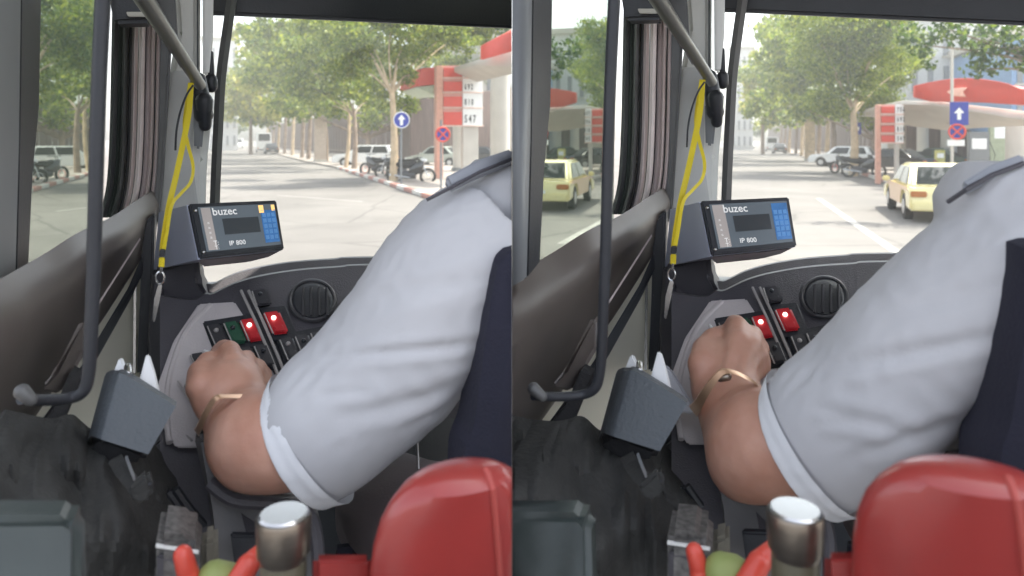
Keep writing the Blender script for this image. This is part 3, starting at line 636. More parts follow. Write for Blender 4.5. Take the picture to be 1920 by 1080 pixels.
# price pylons
def pylon(st, label, fx, fy, t, w_, rows, redm, dirr=1):
    """fx: left px of red frame; rows: (y0,y1)"""
    B = st.at(fx, fy, t); B.z = 0; root = thing('price_sign', label, 'price sign', B, 0, None, st.side)
    x0, x1, x2, x3 = fx, fx+w_[0], fx+w_[0]+w_[1], fx+sum(w_); yt = rows[0][0]-4; yb = rows[-1][1]+3
    def slab(nm, a_, b_, c_, d_, m, dt=0, dp=.25, par=None):
        return MB().prism([st.at(a_, c_, t-dt), st.at(b_, c_, t-dt), st.at(b_, d_, t-dt), st.at(a_, d_, t-dt)], st.F*dp, .01, 1).build(nm, m, root, par)
    low = B.z
    pz = MB()
    q = [st.at(x0, yt, t), st.at(x1, yt, t), st.at(x1, 262, t), st.at(x0, 262, t)]; q[2].z = 0; q[3].z = 0
    pz.prism(q, st.F*.4, .02, 1).build('leg', redm, root)
    q = [st.at(x2, yb, t), st.at(x3-8, yb, t), st.at(x3-8, 262, t), st.at(x2, 262, t)]; q[2].z = 0; q[3].z = 0
    MB().prism(q, st.F*.35, .02, 1).build('leg', M_conc, root)
    slab('back_panel', x1+.1, x2, yt, yb, mat('salmon sign panel', (.62, .3, .25), .5), -.05, .15)
    dp = slab('digit_panel', x2, x3, yt, yb, M_wht, .05, .2)
    for i, (a_, b_) in enumerate(rows):
        slab('product_panel', x1+1, x2-1.5, a_, b_, M_rfas, .02, .06)
        m2 = MB(); hh = (b_-a_)
        s = ['7 5 6', '6 9 2', '8 1 0', '5 4 7'][i % 4]
        o_ = st.at(x2+3, b_-hh*.2, t-.06); text_on(m2, s, o_, st.R, Vector((0, 0, 1)), hh*.85/FP*t, -st.F*.003, .03, .55); m2.build('digits', M_dark, root, dp, smooth=0)
        slab('divider', x1-1, x3+2, b_+1, b_+3.2, mat('pale salmon trim', (.7, .5, .43), .5), .12, .08)
pylon(SL, 'red petrol price board with white digit panel above the round stop sign', 818, 130, 33.5, (13, 37, 37), [(127, 144), (153, 171), (181, 200), (210, 234)], mat('salmon pylon frame', (.6, .3, .22), .5))
pylon(SR, 'faded red slatted petrol price pylon behind the black forecourt car', 1643, 200, 36, (9, 27, 15), [(200, 212), (218, 230), (236, 248), (254, 266)], mat('salmon pylon frame', (.6, .3, .22), .5))

# ================================================================= the two bus cabs
def build_cab(side, vx, ox, oy, W):
    """W: dict of words and pose data for this half; pixel coordinates are those of the left half"""
    c = Cab(side, vx, ox, oy); at, F, R_ = c.at, c.F, c.R; U = Vector((0, 0, 1))
    bus = thing('bus_cab', W['bus'], 'bus', c.loc(0, 1.2, 1.0), 0, None, side)
    def slab(name, pts, m, depth=.03, bevel=.003, par=None, root=bus):
        return MB().prism([at(*p) for p in pts], F*depth, bevel).build(name, m, root, par)
    # floor, roof, shell
    def lbox(name, X0, X1, t0, t1, z0, z1, m, bv=.0):
        return MB().prism([c.loc(X0, t0, z0), c.loc(X1, t0, z0), c.loc(X1, t1, z0), c.loc(X0, t1, z0)], U*(z1-z0), bv).build(name, m, bus)
    lbox('floor', -.34, 2.1, -1.2, 1.6, .92, .98, M_dark)
    lbox('roof', -.36, 1.7, .55, 1.75, 2.55, 2.62, M_pill)  # roof slab out of view, cut short to block sun and admit skylight
    lbox('front_shell', -.34, 2.1, 1.6, 1.7, .3, 1.69, M_dark)
    lbox('side_shell', -.40, -.345, -1.2, 1.6, .3, 1.5, M_grey)
    # header visor
    slab('header_visor', [(392, -120, 1.45), (1400, -120, 1.45), (1400, 74, 1.45), (960, 52, 1.45), (436, 28, 1.45), (392, 27, 1.45)], M_dark, .02, .006)
    # windscreen glass
    g_ = [c.loc(-.1, 1.48, 1.45), c.loc(2.05, 1.48, 1.45), c.loc(2.05, 1.48, 2.55), c.loc(-.1, 1.48, 2.55)]
    MB().prism(g_, F*.006).build('windscreen', glassmat('clear glass', .010, (.98, 1, .99)), bus, smooth=0)
    # gasket strip
    pts = spline([(437, -20, 1.4), (424, 70, 1.4), (414, 150, 1.4), (409, 240, 1.4), (405, 320, 1.4), (402, 400, 1.4)], 8)
    wd = [9.5]*len(pts)
    MB().grid([[at(p[0]-9.5, p[1], p[2]), at(p[0], p[1], p[2]-.008), at(p[0]+9.5, p[1], p[2])] for p in pts], F*.02).build('windscreen_seal', M_raild, bus)
    # pillar
    slab('corner_pillar', [(322, -40, 1.38), (374, -40, 1.38), (374, 150, 1.38), (396, 215, 1.38), (387, 300, 1.38), (383, 420, 1.38), (296, 420, 1.38), (305, 330, 1.38), (314, 200, 1.38), (318, 130, 1.38), (330, 60, 1.38)], M_pill, .06, .01)
    slab('pillar_trim', [(379, -40, 1.36), (400, -40, 1.36), (399, 60, 1.36), (392, 140, 1.36), (380, 140, 1.36)], M_wht, .04, .004)
    slab('pillar_groove', [(369, -40, 1.37), (372, -40, 1.37), (372, 138, 1.37), (369, 138, 1.37)], M_dark, .008, 0)
    slab('pillar_panel', [(320, 132, 1.375), (366, 132, 1.375), (360, 300, 1.375), (372, 390, 1.375), (300, 400, 1.375), (310, 230, 1.375)], mat('mid grey pillar panel', (.58, .58, .56), .6), .02, .003)
    # wiper motor bracket / hinges
    mb = MB(); mb.capsule(at(372, 150, 1.34), .013, at(382, 215, 1.34), .016).capsule(at(383, 190, 1.33), .015, at(385, 235, 1.34), .01)
    mb.build('hinge_bracket', M_dark, bus)
    MB().capsule(at(396, 150, 1.37), .011, at(396, 162, 1.37), .011).capsule(at(396, 100, 1.37), .004, at(396, 150, 1.37), .006).build('hinge_knob', M_dark, bus)
    slab('lower_bracket', [(362, 200, 1.345), (386, 205, 1.345), (378, 280, 1.345), (364, 278, 1.345)], M_grey, .02, .004)
    # diagonal strut
    p1, p2 = at(262, -15, 1.02), at(376, 160, 1.28)
    MB().tube([p1, p1.lerp(p2, .5), p2], [.0125, .010, .009], 12).build('diagonal_strut', mat('olive grey metal', (.2, .2, .19), .35, metal=.5), bus)
    slab('strut_cover', [(284, -40, 1.3), (326, -40, 1.3), (332, 60, 1.3), (340, 130, 1.3), (310, 78, 1.3)], M_raild, .02, .003)
    # side window stack of rails
    X = -.25
    strips = [(205, 12, M_raild), (217, 9, mat('green grey seal', (.10, .12, .105), .5)), (226, 8, M_raild), (233, 5, mat('painted rail highlight', (.85, .78, .76), .5)), (238, 7, M_raild), (244, 9, M_rail), (254, 3, M_raild), (257, 10, mat('pale pink painted highlight', (.85, .76, .73), .4)),  # bright and pale pink strips: rail highlights painted into their colour
              (267, 3, M_dark), (270, 12, M_curt), (280, 5, M_rail), (286, 4, M_raild), (290, 7, M_curt)]
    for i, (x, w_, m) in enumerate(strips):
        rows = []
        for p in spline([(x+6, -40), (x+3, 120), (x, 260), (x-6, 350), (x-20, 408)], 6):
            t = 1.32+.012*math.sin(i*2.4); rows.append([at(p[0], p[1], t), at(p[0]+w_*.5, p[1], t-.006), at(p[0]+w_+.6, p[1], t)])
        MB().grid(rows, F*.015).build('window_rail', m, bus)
    slab('rear_rail', [(297, 40, 1.31), (322, 50, 1.31), (318, 140, 1.31), (306, 330, 1.31), (298, 420, 1.31), (280, 430, 1.31), (292, 300, 1.31)], M_raild, .02, .004)
    slab('window_header', [(196, -60, 1.2), (290, -60, 1.2), (283, 42, 1.2), (212, 44, 1.2)], M_dark, .05, .006)
    slab('header_highlight', [(236, 22, 1.19), (276, 22, 1.19), (272, 31, 1.19), (240, 31, 1.19)], mat('cream painted highlight', (.5, .48, .42), .5), .006, .001)  # pale highlight on the black header, painted as a cream slab
    # side glass (a real pane parallel to the bus axis, mirroring the street)
    X0_ = X; X = X if side < 0 else -.33
    Pn = [c.atX(-60, -100, X), c.atX(214, -60, X), c.atX(214, 470, X), c.atX(-60, 640, X)]
    tmin, tmax = (Pn[0]-c.O).dot(F), (c.atX(192, 100, X)-c.O).dot(F)
    tmin = max(tmin, .35)
    q = [c.loc(X, tmin-.1, 1.35), c.loc(X, tmax, 1.62), c.loc(X, tmax, 2.55), c.loc(X, tmin-.1, 2.55)]
    MB().prism(q, -R_*.006).build('side_window', glassmat('tinted mirror glass', .6, (.25, .30, .28), .006, (.74, .82, .74)), bus, smooth=0)
    X = X0_
    # outer posts
    def xslab(name, pts, m, dx=0, th=.02, bevel=.003):
        return MB().prism([c.atX(p[0], p[1], X+.012+dx, 1.34) for p in pts], R_*-th, bevel).build(name, m, bus)
    xslab('window_post', [(-60, -160), (42, -140), (37, 260), (30, 530), (-60, 580)], M_grey, .01)
    xslab('window_seal', [(42, -140), (80, -130), (74, 200), (62, 330), (54, 500), (30, 530), (37, 260)], M_dark, .005)
    # foreground bar with curved foot
    bar = spline([(196, -60, .74), (190, 60, .74), (184, 200, .74), (179, 380, .74), (175, 520, .74), (170, 640, .74), (166, 700, .74), (156, 734, .74), (128, 747, .74), (80, 750, .72), (40, 748, .70)], 8)
    MB().tube([at(*p) for p in bar], [.0068-.0022*min(1, i/len(bar)) for i in range(len(bar))], 12).build('grab_rail', M_dark, bus)
    MB().capsule(at(58, 750, .70), .005, at(42, 735, .70), .0065).build('rail_clamp', M_raild, bus)
    # sill: several longitudinal strips along the side wall, lofted
    A = [(-60, 556), (20, 512), (80, 478), (140, 440), (200, 412), (262, 372), (296, 352)]
    Bm = [(-60, 640), (40, 590), (100, 545), (160, 500), (215, 460), (270, 412), (300, 378)]
    Cc = [(-60, 760), (20, 722), (80, 650), (135, 590), (190, 530), (262, 450), (296, 404)]
    D = [(-60, 880), (10, 850), (60, 790), (110, 715), (185, 610), (255, 500), (290, 440)]
    tt = [.80, .88, .95, 1.02, 1.12, 1.24, 1.32]
    rows = []
    for L_, d in ((A, .015), (Bm, .0), (Cc, -.004), (D, .0)): rows.append(spline([(p[0], p[1], t+d) for p, t in zip(L_, tt)], 6))
    n = len(rows[0]); rr = []
    for j in range(n): rr.append([at(*p) for p in spline([r[j] for r in rows], 6)])
    MB().grid(rr, F*.03).build('window_sill', M_sill, bus)
    slab('sill_groove', [(176, 580, 1.03), (262, 446, 1.17), (263, 450, 1.17), (177, 585, 1.03)], M_curt, .004, 0)
    slab('sill_channel', [(60, 812, .86), (150, 690, .98), (240, 540, 1.12), (266, 480, 1.18), (268, 512, 1.2), (242, 566, 1.13), (160, 712, .97), (70, 850, .86)], M_dark, .01, .002)
    slab('sill_pocket', [(70, 735, .86), (100, 700, .88), (150, 600, .95), (165, 610, .95), (160, 660, .94), (110, 745, .9)], mat('warm grey plastic', (.14, .12, .11), .4), .02, .006)
    slab('side_panel', [(40, 850, 1.12), (40, 780, 1.12), (120, 640, 1.2), (215, 480, 1.3), (270, 440, 1.3), (268, 900, 1.28), (90, 900, 1.12)], M_beige, .03, .004)
    slab('side_panel_trim', [(251, 515, 1.27), (256, 508, 1.27), (254, 700, 1.27), (249, 700, 1.27)], M_metal, .004, 0)
    slab('front_post', [(266, 420, 1.25), (290, 400, 1.25), (286, 600, 1.25), (276, 700, 1.25), (256, 705, 1.25), (262, 560, 1.25)], M_dark, .04, .004)
    # dashboard: pod under monitor + main panel
    slab('dash_pod', [(284, 506, 1.22), (372, 478, 1.17), (376, 525, 1.17), (384, 548, 1.17), (412, 600, 1.16), (330, 700, 1.16), (280, 720, 1.2), (276, 620, 1.22)], M_dash, .1, .008)
    top = spline([(300, 552), (360, 560), (384, 549), (400, 548), (440, 529), (490, 515), (560, 504), (640, 498), (720, 494), (1300, 490)], 5)
    rows = []
    for p in top:
        col = []
        y1 = 1020 if p[0] < 520 else max(780, 1020-(p[0]-520)*2.4)
        col.append(at(p[0], p[1]+4, c.dT(p[0], p[1])+.06)); col.append(c.at(p[0], p[1], c.dT(p[0], p[1])+.02))
        for k in range(7):
            y = p[1]+3+(y1-p[1])*k/6; col.append(c.dash(p[0], y))
        rows.append(col)
    MB().grid(rows, F*.08).build('instrument_panel', M_dash, bus)
    def dpoly(name, pts, m, rise=.004, bevel=.001, par=None, dt=0):
        return MB().prism([c.dash(*p, -rise-dt) for p in pts], (F*.94+U*-.3)*(rise+.01), min(bevel, rise*.45)).build(name, m, bus, par)
    dpoly('panel_field', [(372, 570), (440, 566), (462, 600), (490, 660), (560, 780), (560, 840), (330, 840), (300, 790), (296, 720), (325, 640)], M_dashl, .014, .002)
    if 0: dpoly('panel_shadow_field', [(395, 575), (445, 563), (470, 612), (400, 618), (385, 600)], M_dash, .017, .001)
    MB().tube([c.dash(x, y, -.012) for x, y in [tuple(q) for q in spline([(395, 572), (350, 620), (322, 690), (312, 760), (318, 830)], 6)]], .004, 8).build('panel_lip', M_dashl, bus)
    # dividing ribs
    for dx in (0, 14):
        MB().tube([c.dash(x+dx, y, -.020) for x, y in ((452, 545), (478, 600), (506, 665), (540, 750))], .0022, 6).build('panel_rib', M_edge, bus)
    for q_ in ([(379, 603), (486, 586), (510, 643), (400, 658)], [(405, 652), (504, 637), (528, 692), (425, 706)], [(486, 578), (536, 573), (560, 634), (508, 640)], [(516, 630), (612, 610), (634, 664), (536, 688)]): dpoly('switch_surround', q_, M_dark, .017, .002)
    # switches
    def switch(quad, m, lamp=None, edge=True):
        s = dpoly('switch', quad, m, .024, .003)
        ctr = lambda u, v: tuple(np.array(quad[0])*(1-u)*(1-v)+np.array(quad[1])*u*(1-v)+np.array(quad[2])*u*v+np.array(quad[3])*(1-u)*v)
        if edge: MB().tube([c.dash(*ctr(.07, .05), -.0255), c.dash(*ctr(.07, .95), -.0255)], .0009, 5).build('edge', M_edge, bus, s)
        p = ctr(.5, .28); d_ = MB(); n_ = (U*.82-F*.57).normalized(); 
        d_.capsule(c.dash(*p, -.025), .0035, c.dash(*p, -.0265), .003); d_.build('indicator', lamp or M_edge, bus, s)
        dpoly('rocker', [ctr(.2, .55), ctr(.85, .55), ctr(.85, .9), ctr(.2, .9)], m, .027, .002, s)
        return s
    def row(x0, y0, ux, uy, vx_, vy, mats):
        for i, (m, l) in enumerate(mats):
            a_ = (x0+ux*i, y0+uy*i); b_ = (a_[0]+ux*.93, a_[1]+uy*.93)
            switch([a_, b_, (b_[0]+vx_, b_[1]+vy), (a_[0]+vx_, a_[1]+vy)], m, l)
    row(386, 610, 31, -5, 18, 42, [(M_sw, None), (M_green, M_dark), (M_red, M_led)])
    row(412, 658, 31, -5, 18, 42, [(M_sw, None), (M_sw, None), (M_sw, M_dark)][:2]+[(M_sw, M_dark)])
    row(354, 664, 31, -5, 22, 44, [(M_sw, M_wht), (M_sw, None)])
    row(330, 712, 27, -4, 26, 46, [(M_dashl, None), (M_sw, M_edge), (M_sw, None)])
    row(492, 586, 34, -4, 19, 42, [(M_red, M_led)])
    row(522, 636, 29, -6, 17, 41, [(M_sw, None), (M_sw, M_dark), (M_sw, M_dark)])
    row(470, 545, 32, -5, 10, 30, [(M_sw, M_dark)])
    # round vent
    cen = c.dash(586, 562, -.01); uu = (c.dash(620, 562, -.01)-c.dash(552, 562, -.01))*.62; vv = (c.dash(586, 526, -.01)-c.dash(586, 600, -.01))*.5
    ring = [cen+uu*math.cos(a_)+vv*math.sin(a_) for a_ in [2*math.pi*i/40 for i in range(40)]]
    vent = MB().loft([(cen+F*.012, uu*.98, vv*.98), (cen-F*.004, uu*.9, vv*.9), (cen-F*.008, uu*.8, vv*.8)], 40).build('round_vent', M_dark, bus)
    MB().tube(ring, .0032, 8, closed=True).build('vent_ring', M_sw, bus, vent)
    for k in (-.45, -.1, .25, .6): MB().tube([cen-F*.012+uu*k-vv*.7, cen-F*.012+uu*k+vv*.7*1], .002, 6).build('vane', M_sw, bus, vent)
    # armrest console under the elbow
    MB().prism([at(*p) for p in [(362, 820, .9), (400, 815, .9), (420, 890, .88), (470, 925, .86), (575, 935, .84), (602, 975, .8), (612, 1200, .8), (410, 1200, .8), (395, 960, .84)]], F*.12, .012).build('side_console', mat('warm grey console plastic', (.11, .105, .105), .45, bump=.2), bus)
    MB().tube([at(*p) for p in [tuple(q) for q in spline([(392, 905, .84), (440, 938, .83), (520, 945, .82), (575, 958, .8), (594, 1010, .79), (598, 1100, .78)], 6)]], .007, 8).build('console_edge', M_dash, bus)
    slab('console_slot', [(432, 1004, .795), (492, 1006, .795), (488, 1064, .795), (440, 1062, .795)], M_dark, .01, .002)
    slab('console_tray', [(310, 790, .98), (372, 782, .98), (385, 825, .95), (355, 840, .95)], M_dash, .02, .003)
    for dx in (0, 18): MB().tube([at(318+dx, 792, .965), at(360+dx, 826, .93)], .0015, 6).build('tray_rib', M_edge, bus)
    # dark lower bodywork under the box
    slab('lower_housing', [(255, 850, .98), (330, 790, .98), (372, 820, .98), (392, 900, .94), (405, 1010, .9), (380, 1030, .9), (300, 960, .94)], mat('charcoal shell', (.03, .03, .033), .5), .05, .012)
    for k in range(3): MB().tube([at(300+k*14, 925-k*4, .86), at(330+k*14, 965-k*3, .86), at(372+k*8, 1000-k*4, .86)], .005, 8).build('housing_ridge', M_dark, bus)

    # ---- monitor
    mon = thing('display_monitor', W['mon'], 'monitor', at(430, 490, 1.12), 0, None, side)
    MX = W['mdx']; fr = [(350+MX, 385), (513+MX, 378), (528+MX, 470), (371+MX, 487)]
    T = [1.08, 1.15, 1.13, 1.06]; f3 = [at(p[0], p[1], t) for p, t in zip(fr, T)]
    bk = [at(298, 398, 1.2), at(470, 388, 1.22), at(478, 478, 1.2), at(288, 506, 1.18)]
    pn = (f3[3]-f3[0]).cross(bk[0]-f3[0]); ry = c.ray(288, 506); bk[3] = c.O+ry*((f3[0]-c.O).dot(pn)/ry.dot(pn))
    u = (f3[1]-f3[0]); v = (f3[3]-f3[0]); nrm = u.cross(v).normalized()
    if nrm.dot(F) > 0: nrm = -nrm
    MB().add(f3+[bk[0], bk[1], bk[2], bk[3]], [(0, 1, 2, 3), (7, 6, 5, 4), (0, 4, 5, 1), (1, 5, 6, 2), (2, 6, 7, 3), (3, 7, 4, 0)]).build('casing', M_lav, mon, smooth=0)
    def Q(a_, b_, lift=.002): return f3[0]*(1-a_)*(1-b_)+f3[1]*a_*(1-b_)+f3[2]*a_*b_+f3[3]*(1-a_)*b_+nrm*lift
    MB().prism([Q(0.0, 0.0, .0005), Q(1, 0, .0005), Q(1, 1, .0005), Q(0, 1, .0005)], nrm*.008, .002).build('bezel', M_bezel, mon)
    scrn = MB().prism([Q(.07, .08, .009), Q(.95, .08, .009), Q(.95, .9, .009), Q(.07, .9, .009)], nrm*.0015).build('screen', M_screen, mon, smooth=0)
    def sq(nm, a0, b0, a1, b1, m, l=.011): return MB().prism([Q(a0, b0, l), Q(a1, b0, l), Q(a1, b1, l), Q(a0, b1, l)], nrm*.0006).build(nm, m, mon, scrn, smooth=0)
    sq('status_column', .09, .1, W['grey'], .88, M_scrg)
    sq('map_window', .30, .32, .72, .62, M_screen2)
    kp = sq('keypad', .76, .2 if side < 0 else .12, .94, .84, M_scrb)
    if side < 0:
        sq('key', .745, .1, .80, .25, M_scro); sq('key', .90, .1, .94, .22, M_scro)
    for i in range(5):
        for j in range(3):
            sq('key', .77+j*.055, .26+i*.11, .77+j*.055+.042, .26+i*.11+.075, mat('screen key', (.05, .14, .30), .3, emit=.35), .0118)
    tx = MB(); uu_ = (f3[1]-f3[0]).normalized(); vv_ = (f3[0]-f3[3]).normalized(); hh = (f3[0]-f3[3]).length
    text_on(tx, 'buzec', Q(.20, .25, .0125), uu_, vv_, hh*.2, nrm*0, .012, 1.05)
    text_on(tx, 'IP 800', Q(.32, .83, .0125), uu_, vv_, hh*.12, nrm*0, .01, 1.1)
    for i in range(4): text_on(tx, '=', Q(.125, .42+i*.09, .0125), uu_, vv_, hh*.09, nrm*0, .005, .8)
    text_on(tx, 'T:', Q(.15, .8, .0125), uu_, vv_, hh*.12, nrm*0, .005); text_on(tx, 'T:', Q(.155, .88, .0125), uu_, vv_, hh*.1, nrm*0, .005)
    tx.build('screen_text', M_scrw, mon, scrn, smooth=0, fixn=False)
    for a_, b_ in ((.04, .14), (.035, .9)): MB().capsule(Q(a_, b_, .008), .003, Q(a_, b_, .0095), .0025).build('screw', M_metal, mon)
    MB().prism([at(373+MX, 488, 1.07), at(470+MX, 480, 1.10), at(527+MX, 471, 1.13), at(505+MX, 482, 1.16), at(465+MX, 492, 1.16), at(378+MX, 501, 1.13)], F*.03, .003).build('base', mat('pale mauve plastic', (.42, .38, .4), .5), mon)

    # ---- lanyard with keys
    lan = thing('lanyard', W['lan'], 'lanyard', at(303, 600, 1.03), 0, None, side)
    def ribbon(pts, wpx, name, m, root=lan, th=.0025):
        P_ = spline(pts, 8); rows = []
        for i, p in enumerate(P_):
            a_ = P_[max(0, i-1)]; b_ = P_[min(len(P_)-1, i+1)]; d = np.array([b_[0]-a_[0], b_[1]-a_[1]]); d /= np.linalg.norm(d)+1e-9
            w_ = (wpx if not callable(wpx) else wpx(i/(len(P_)-1)))/2; n2 = np.array([-d[1], d[0]])*w_
            rows.append([at(p[0]+n2[0], p[1]+n2[1], p[2]), at(p[0]-n2[0], p[1]-n2[1], p[2]+.004)])
        return MB().grid(rows, F*th).build(name, m, root)
    ribbon([(358, 155, 1.25), (354, 210, 1.22), (344, 265, 1.18), (330, 330, 1.12), (317, 385, 1.06), (308, 440, 1.04), (304, 472, 1.03)], 11, 'strap', M_yel)
    ribbon([(356, 160, 1.245), (346, 230, 1.215), (352, 270, 1.18), (362, 312, 1.15), (357, 342, 1.12), (340, 362, 1.09), (322, 385, 1.055), (312, 440, 1.035), (306, 472, 1.025)], lambda u_: 8-2*math.sin(u_*3), 'strap', M_yel)
    slab('clasp', [(299, 468, 1.02), (310, 468, 1.02), (309, 482, 1.02), (298, 482, 1.02)], M_dark, .008, .001, root=lan)
    slab('tab', [(298, 483, 1.02), (309, 483, 1.02), (308, 502, 1.02), (297, 502, 1.02)], M_yel, .005, .001, root=lan)
    cr = at(300, 521, 1.02); MB().tube([cr+R_*.005*math.cos(a_)+U*.008*math.sin(a_) for a_ in [2*math.pi*i/16 for i in range(16)]], .0013, 6, closed=True).build('ring', M_metal, lan)
    MB().tube([at(303, 500, 1.02), at(301, 512, 1.02)], .002, 6).build('hook', M_metal, lan)
    MB().prism([at(*p) for p in ((297, 532, 1.02), (304, 534, 1.02), (300, 560, 1.02), (290, 605, 1.02), (286, 602, 1.02), (289, 560, 1.02))], F*.003, .0008).build('key', M_metal, lan)
    cord = spline([(362, 160, 1.23), (350, 178, 1.22), (338, 210, 1.21), (331, 245, 1.2), (329, 282, 1.2)], 6)
    tag(MB().tube([at(*p) for p in cord], .0016, 8).build('cable', M_dark, loc=at(329, 282, 1.2), side=side), W['cab'], 'cable')

    # ---- tissue box
    bx = thing('tissue_box', W['box'], 'tissue box', at(220, 850, .8), 0, None, side)
    # curved outer cover: front face wraps round the left edge
    cols = [(196, 706, .86, 162, 832, .84), (206, 702, .835, 170, 818, .81), (218, 702, .82, 184, 822, .79), (238, 705, .815, 205, 829, .785), (330, 762, .80, 278, 852, .78)]
    cs = spline(cols, 6)
    MB().grid([[at(q[0], q[1], q[2]).lerp(at(q[3], q[4], q[5]), k/4) for k in range(5)] for q in cs], F*.014).build('cover', M_box, bx)
    MB().prism([at(*p) for p in ((163, 834, .835), (180, 824, .80), (205, 831, .79), (277, 854, .785), (268, 872, .80), (220, 868, .8), (176, 858, .83))], F*.06, .006).build('open_end', M_cloth, bx)
    for pts in ([(208, 712, .86), (222, 674, .87), (228, 672, .87), (246, 712, .85)], [(258, 725, .835), (274, 665, .85), (280, 668, .85), (290, 700, .845), (302, 750, .83), (285, 745, .83)]):
        P_ = [at(*p) for p in pts]; cc = sum(P_, Vector())/len(P_)
        mb = MB(); m_ = len(P_)
        mb.prism(P_, F*.008, .002); mb.build('tissue', M_tis, bx)
    MB().capsule(at(240, 688, .84), .004, at(240, 700, .83), .004).build('clip', M_metal, bx)
    if side > 0:
        mb = MB(); mb.prism([at(*p) for p in ((285, 690, .93), (300, 700, .92), (345, 775, .9), (342, 785, .9), (300, 778, .9), (280, 740, .92))], F*.01, .004)
        tag(mb.build('plastic_bag', mat('grey plastic film', (.5, .5, .53), .3, bump=.6, bscale=90), loc=at(310, 770, .9), side=side), 'crumpled translucent grey plastic bag tucked behind the slate tissue box', 'plastic bag')
    # ---- strap with loop under box
    s_ = thing('strap_handle', W['strap'], 'strap', at(262, 945, .72), 0, None, side)
    ribbon([(215, 862, .78), (228, 885, .75), (245, 905, .73), (258, 920, .72)], 26, 'strap', M_cloth2, s_, .006)
    ribbon([(236, 858, .76), (244, 880, .74), (254, 905, .725)], 4, 'piping', M_grey, s_, .004)
    pts = [(238, 920), (262, 898), (276, 885), (283, 898), (288, 918), (284, 935), (270, 946), (252, 945), (240, 934)]
    MB().prism([at(x, y, .715) for x, y in pts], F*.012, .004).build('tag', M_cloth2, s_)
    MB().capsule(at(281, 908, .712), .0015, at(281, 908, .709), .0015).build('eyelet', M_dark, s_)
    # ---- black bag / cloth mound and grey locker at bottom left
    rows = []
    prof = [(-60, 850), (40, 862), (95, 850), (140, 880), (200, 870), (250, 885), (300, 935), (350, 985), (390, 1030)]
    for q in spline([(x, y, .72+.0004*x) for x, y in prof], 9):
        col = []
        for k in range(22):
            y = q[1]+(1250-q[1])*k/21; wob = noise.noise(Vector((q[0]*.012, y*.01, side)))*.03+noise.noise(Vector((q[0]*.05, y*.015, side+4)))*.012
            col.append(at(q[0], y, q[2]-.10*math.sin(min(1, k/9)*1.57)+wob))
        rows.append(col)
    bagm = MB().grid(rows, F*.1)
    tag(bagm.build('cloth_bag', M_cloth2, loc=at(180, 1000, .72), side=side), W['bag'], 'bag')
    rows = []
    tag(MB().prism([at(*p) for p in ((-60, 972, .55), (125, 972, .55), (146, 990, .55), (152, 1250, .5), (-60, 1250, .5))], F*.03, .008).build('equipment_box', M_teal, loc=at(40, 1080, .55), side=side), W['eq'], 'equipment box')
    tag(MB().prism([at(*p) for p in ((20, 870, .78), (100, 770, .86), (130, 700, .9), (150, 712, .9), (118, 790, .86), (98, 838, .86), (60, 900, .78), (20, 915, .76))], F*.03, .01).build('folded_umbrella', M_cloth, loc=at(60, 860, .8), side=side), W['umb'], 'umbrella')

    # ---- bottom clutter
    y0 = W['capy']
    fl = thing('flask', W['fl'], 'flask', at(532, 1150, .52), 0, None, side)
    def vprof(cx, t, rr, root, name, m, n=36):
        rings = []
        for py, rp in rr: rings.append((at(cx, py, t), R_*(rp/FP*t), F*(rp/FP*t)))
        return MB().loft(rings, n).build(name, m, root)
    vprof(532, .52, [(970+y0, 43), (966+y0, 46), (972+y0, 48), (985+y0, 48), (1034+y0, 46), (1040+y0, 42), (1048+y0, 40)], fl, 'cap', M_brush)
    vprof(532, .52, [(1046+y0, 39), (1052+y0, 40), (1240, 38)], fl, 'body', mat('olive flask', (.10, .09, .06), .35), )
    tcap = at(532, 966+y0, .52); MB().loft([(tcap+U*.0005, R_*.0172, F*.0172), (tcap+U*.002, R_*.0155, F*.0155)], 30).build('lid_disc', M_metal, fl)
    def grip(pts, r, m, label, nm='marker_pen'):
        tag(MB().chain([at(*p) for p in pts], r).build(nm, m, loc=at(*pts[-1]), side=side), label, 'marker pen')
    grip([(343, 1040, .6), (352, 1075, .6), (360, 1150, .6)], [.007, .008, .009], M_redpl, W['g1'])
    grip([(490, 1032, .6), (465, 1060, .59), (430, 1120, .58)], [.006, .009, .01], M_redpl, W['g2'])
    bb = MB(); bb.capsule(at(395+W['lx'], 1090+W['ly'], .6), .014, at(415+W['lx'], 1094+W['ly'], .6), .014, 20); tag(bb.build('ball', M_lime, loc=at(400, 1090, .6), side=side), W['lid'], 'ball')
    tb = thing('ticket_box', W['tb'], 'ticket box', at(325, 1100, .66), 0, None, side)
    slab('case', [(292, 1003, .66), (355, 1010, .66), (375, 1030, .66), (372, 1180, .64), (290, 1180, .64)], mat('dark speckled case', (.09, .085, .08), .5, var=.6, scale=160), .06, .006, root=tb)
    slab('band', [(292, 1023, .655), (372, 1036, .655), (372, 1039, .655), (292, 1027, .655)], M_wht, .004, 0, root=tb)
    slab('front_panel', [(294, 1042, .655), (366, 1048, .655), (366, 1150, .65), (294, 1150, .65)], M_dash, .006, .002, root=tb)
    slab('side_pouch', [(378, 1018, .7), (408, 1010, .7), (412, 1180, .7), (376, 1180, .7)], mat('khaki webbing', (.16, .15, .12), .8), .03, .004, root=tb)

    # ---- red seat back in front
    seat = thing('passenger_seat', W['seat'], 'seat', at(830, 1200, .45), 0, None, side)
    sx_ = W['seatx']; sy_ = W['seaty']
    rings = []
    outl = [(862, 0, 893), (869, 0, 893)]
    prof = [(0, 4), (2, 30), (6, 62), (14, 88), (28, 112), (50, 136), (80, 156), (120, 170), (170, 178), (240, 181), (400, 182)]
    rr_ = [(at(862+sx_, 869+sy_+dy, .47+dy*.00005), R_*(hw/FP*.47), F*(min(hw, 110)/FP*.47*.62)) for dy, hw in prof]
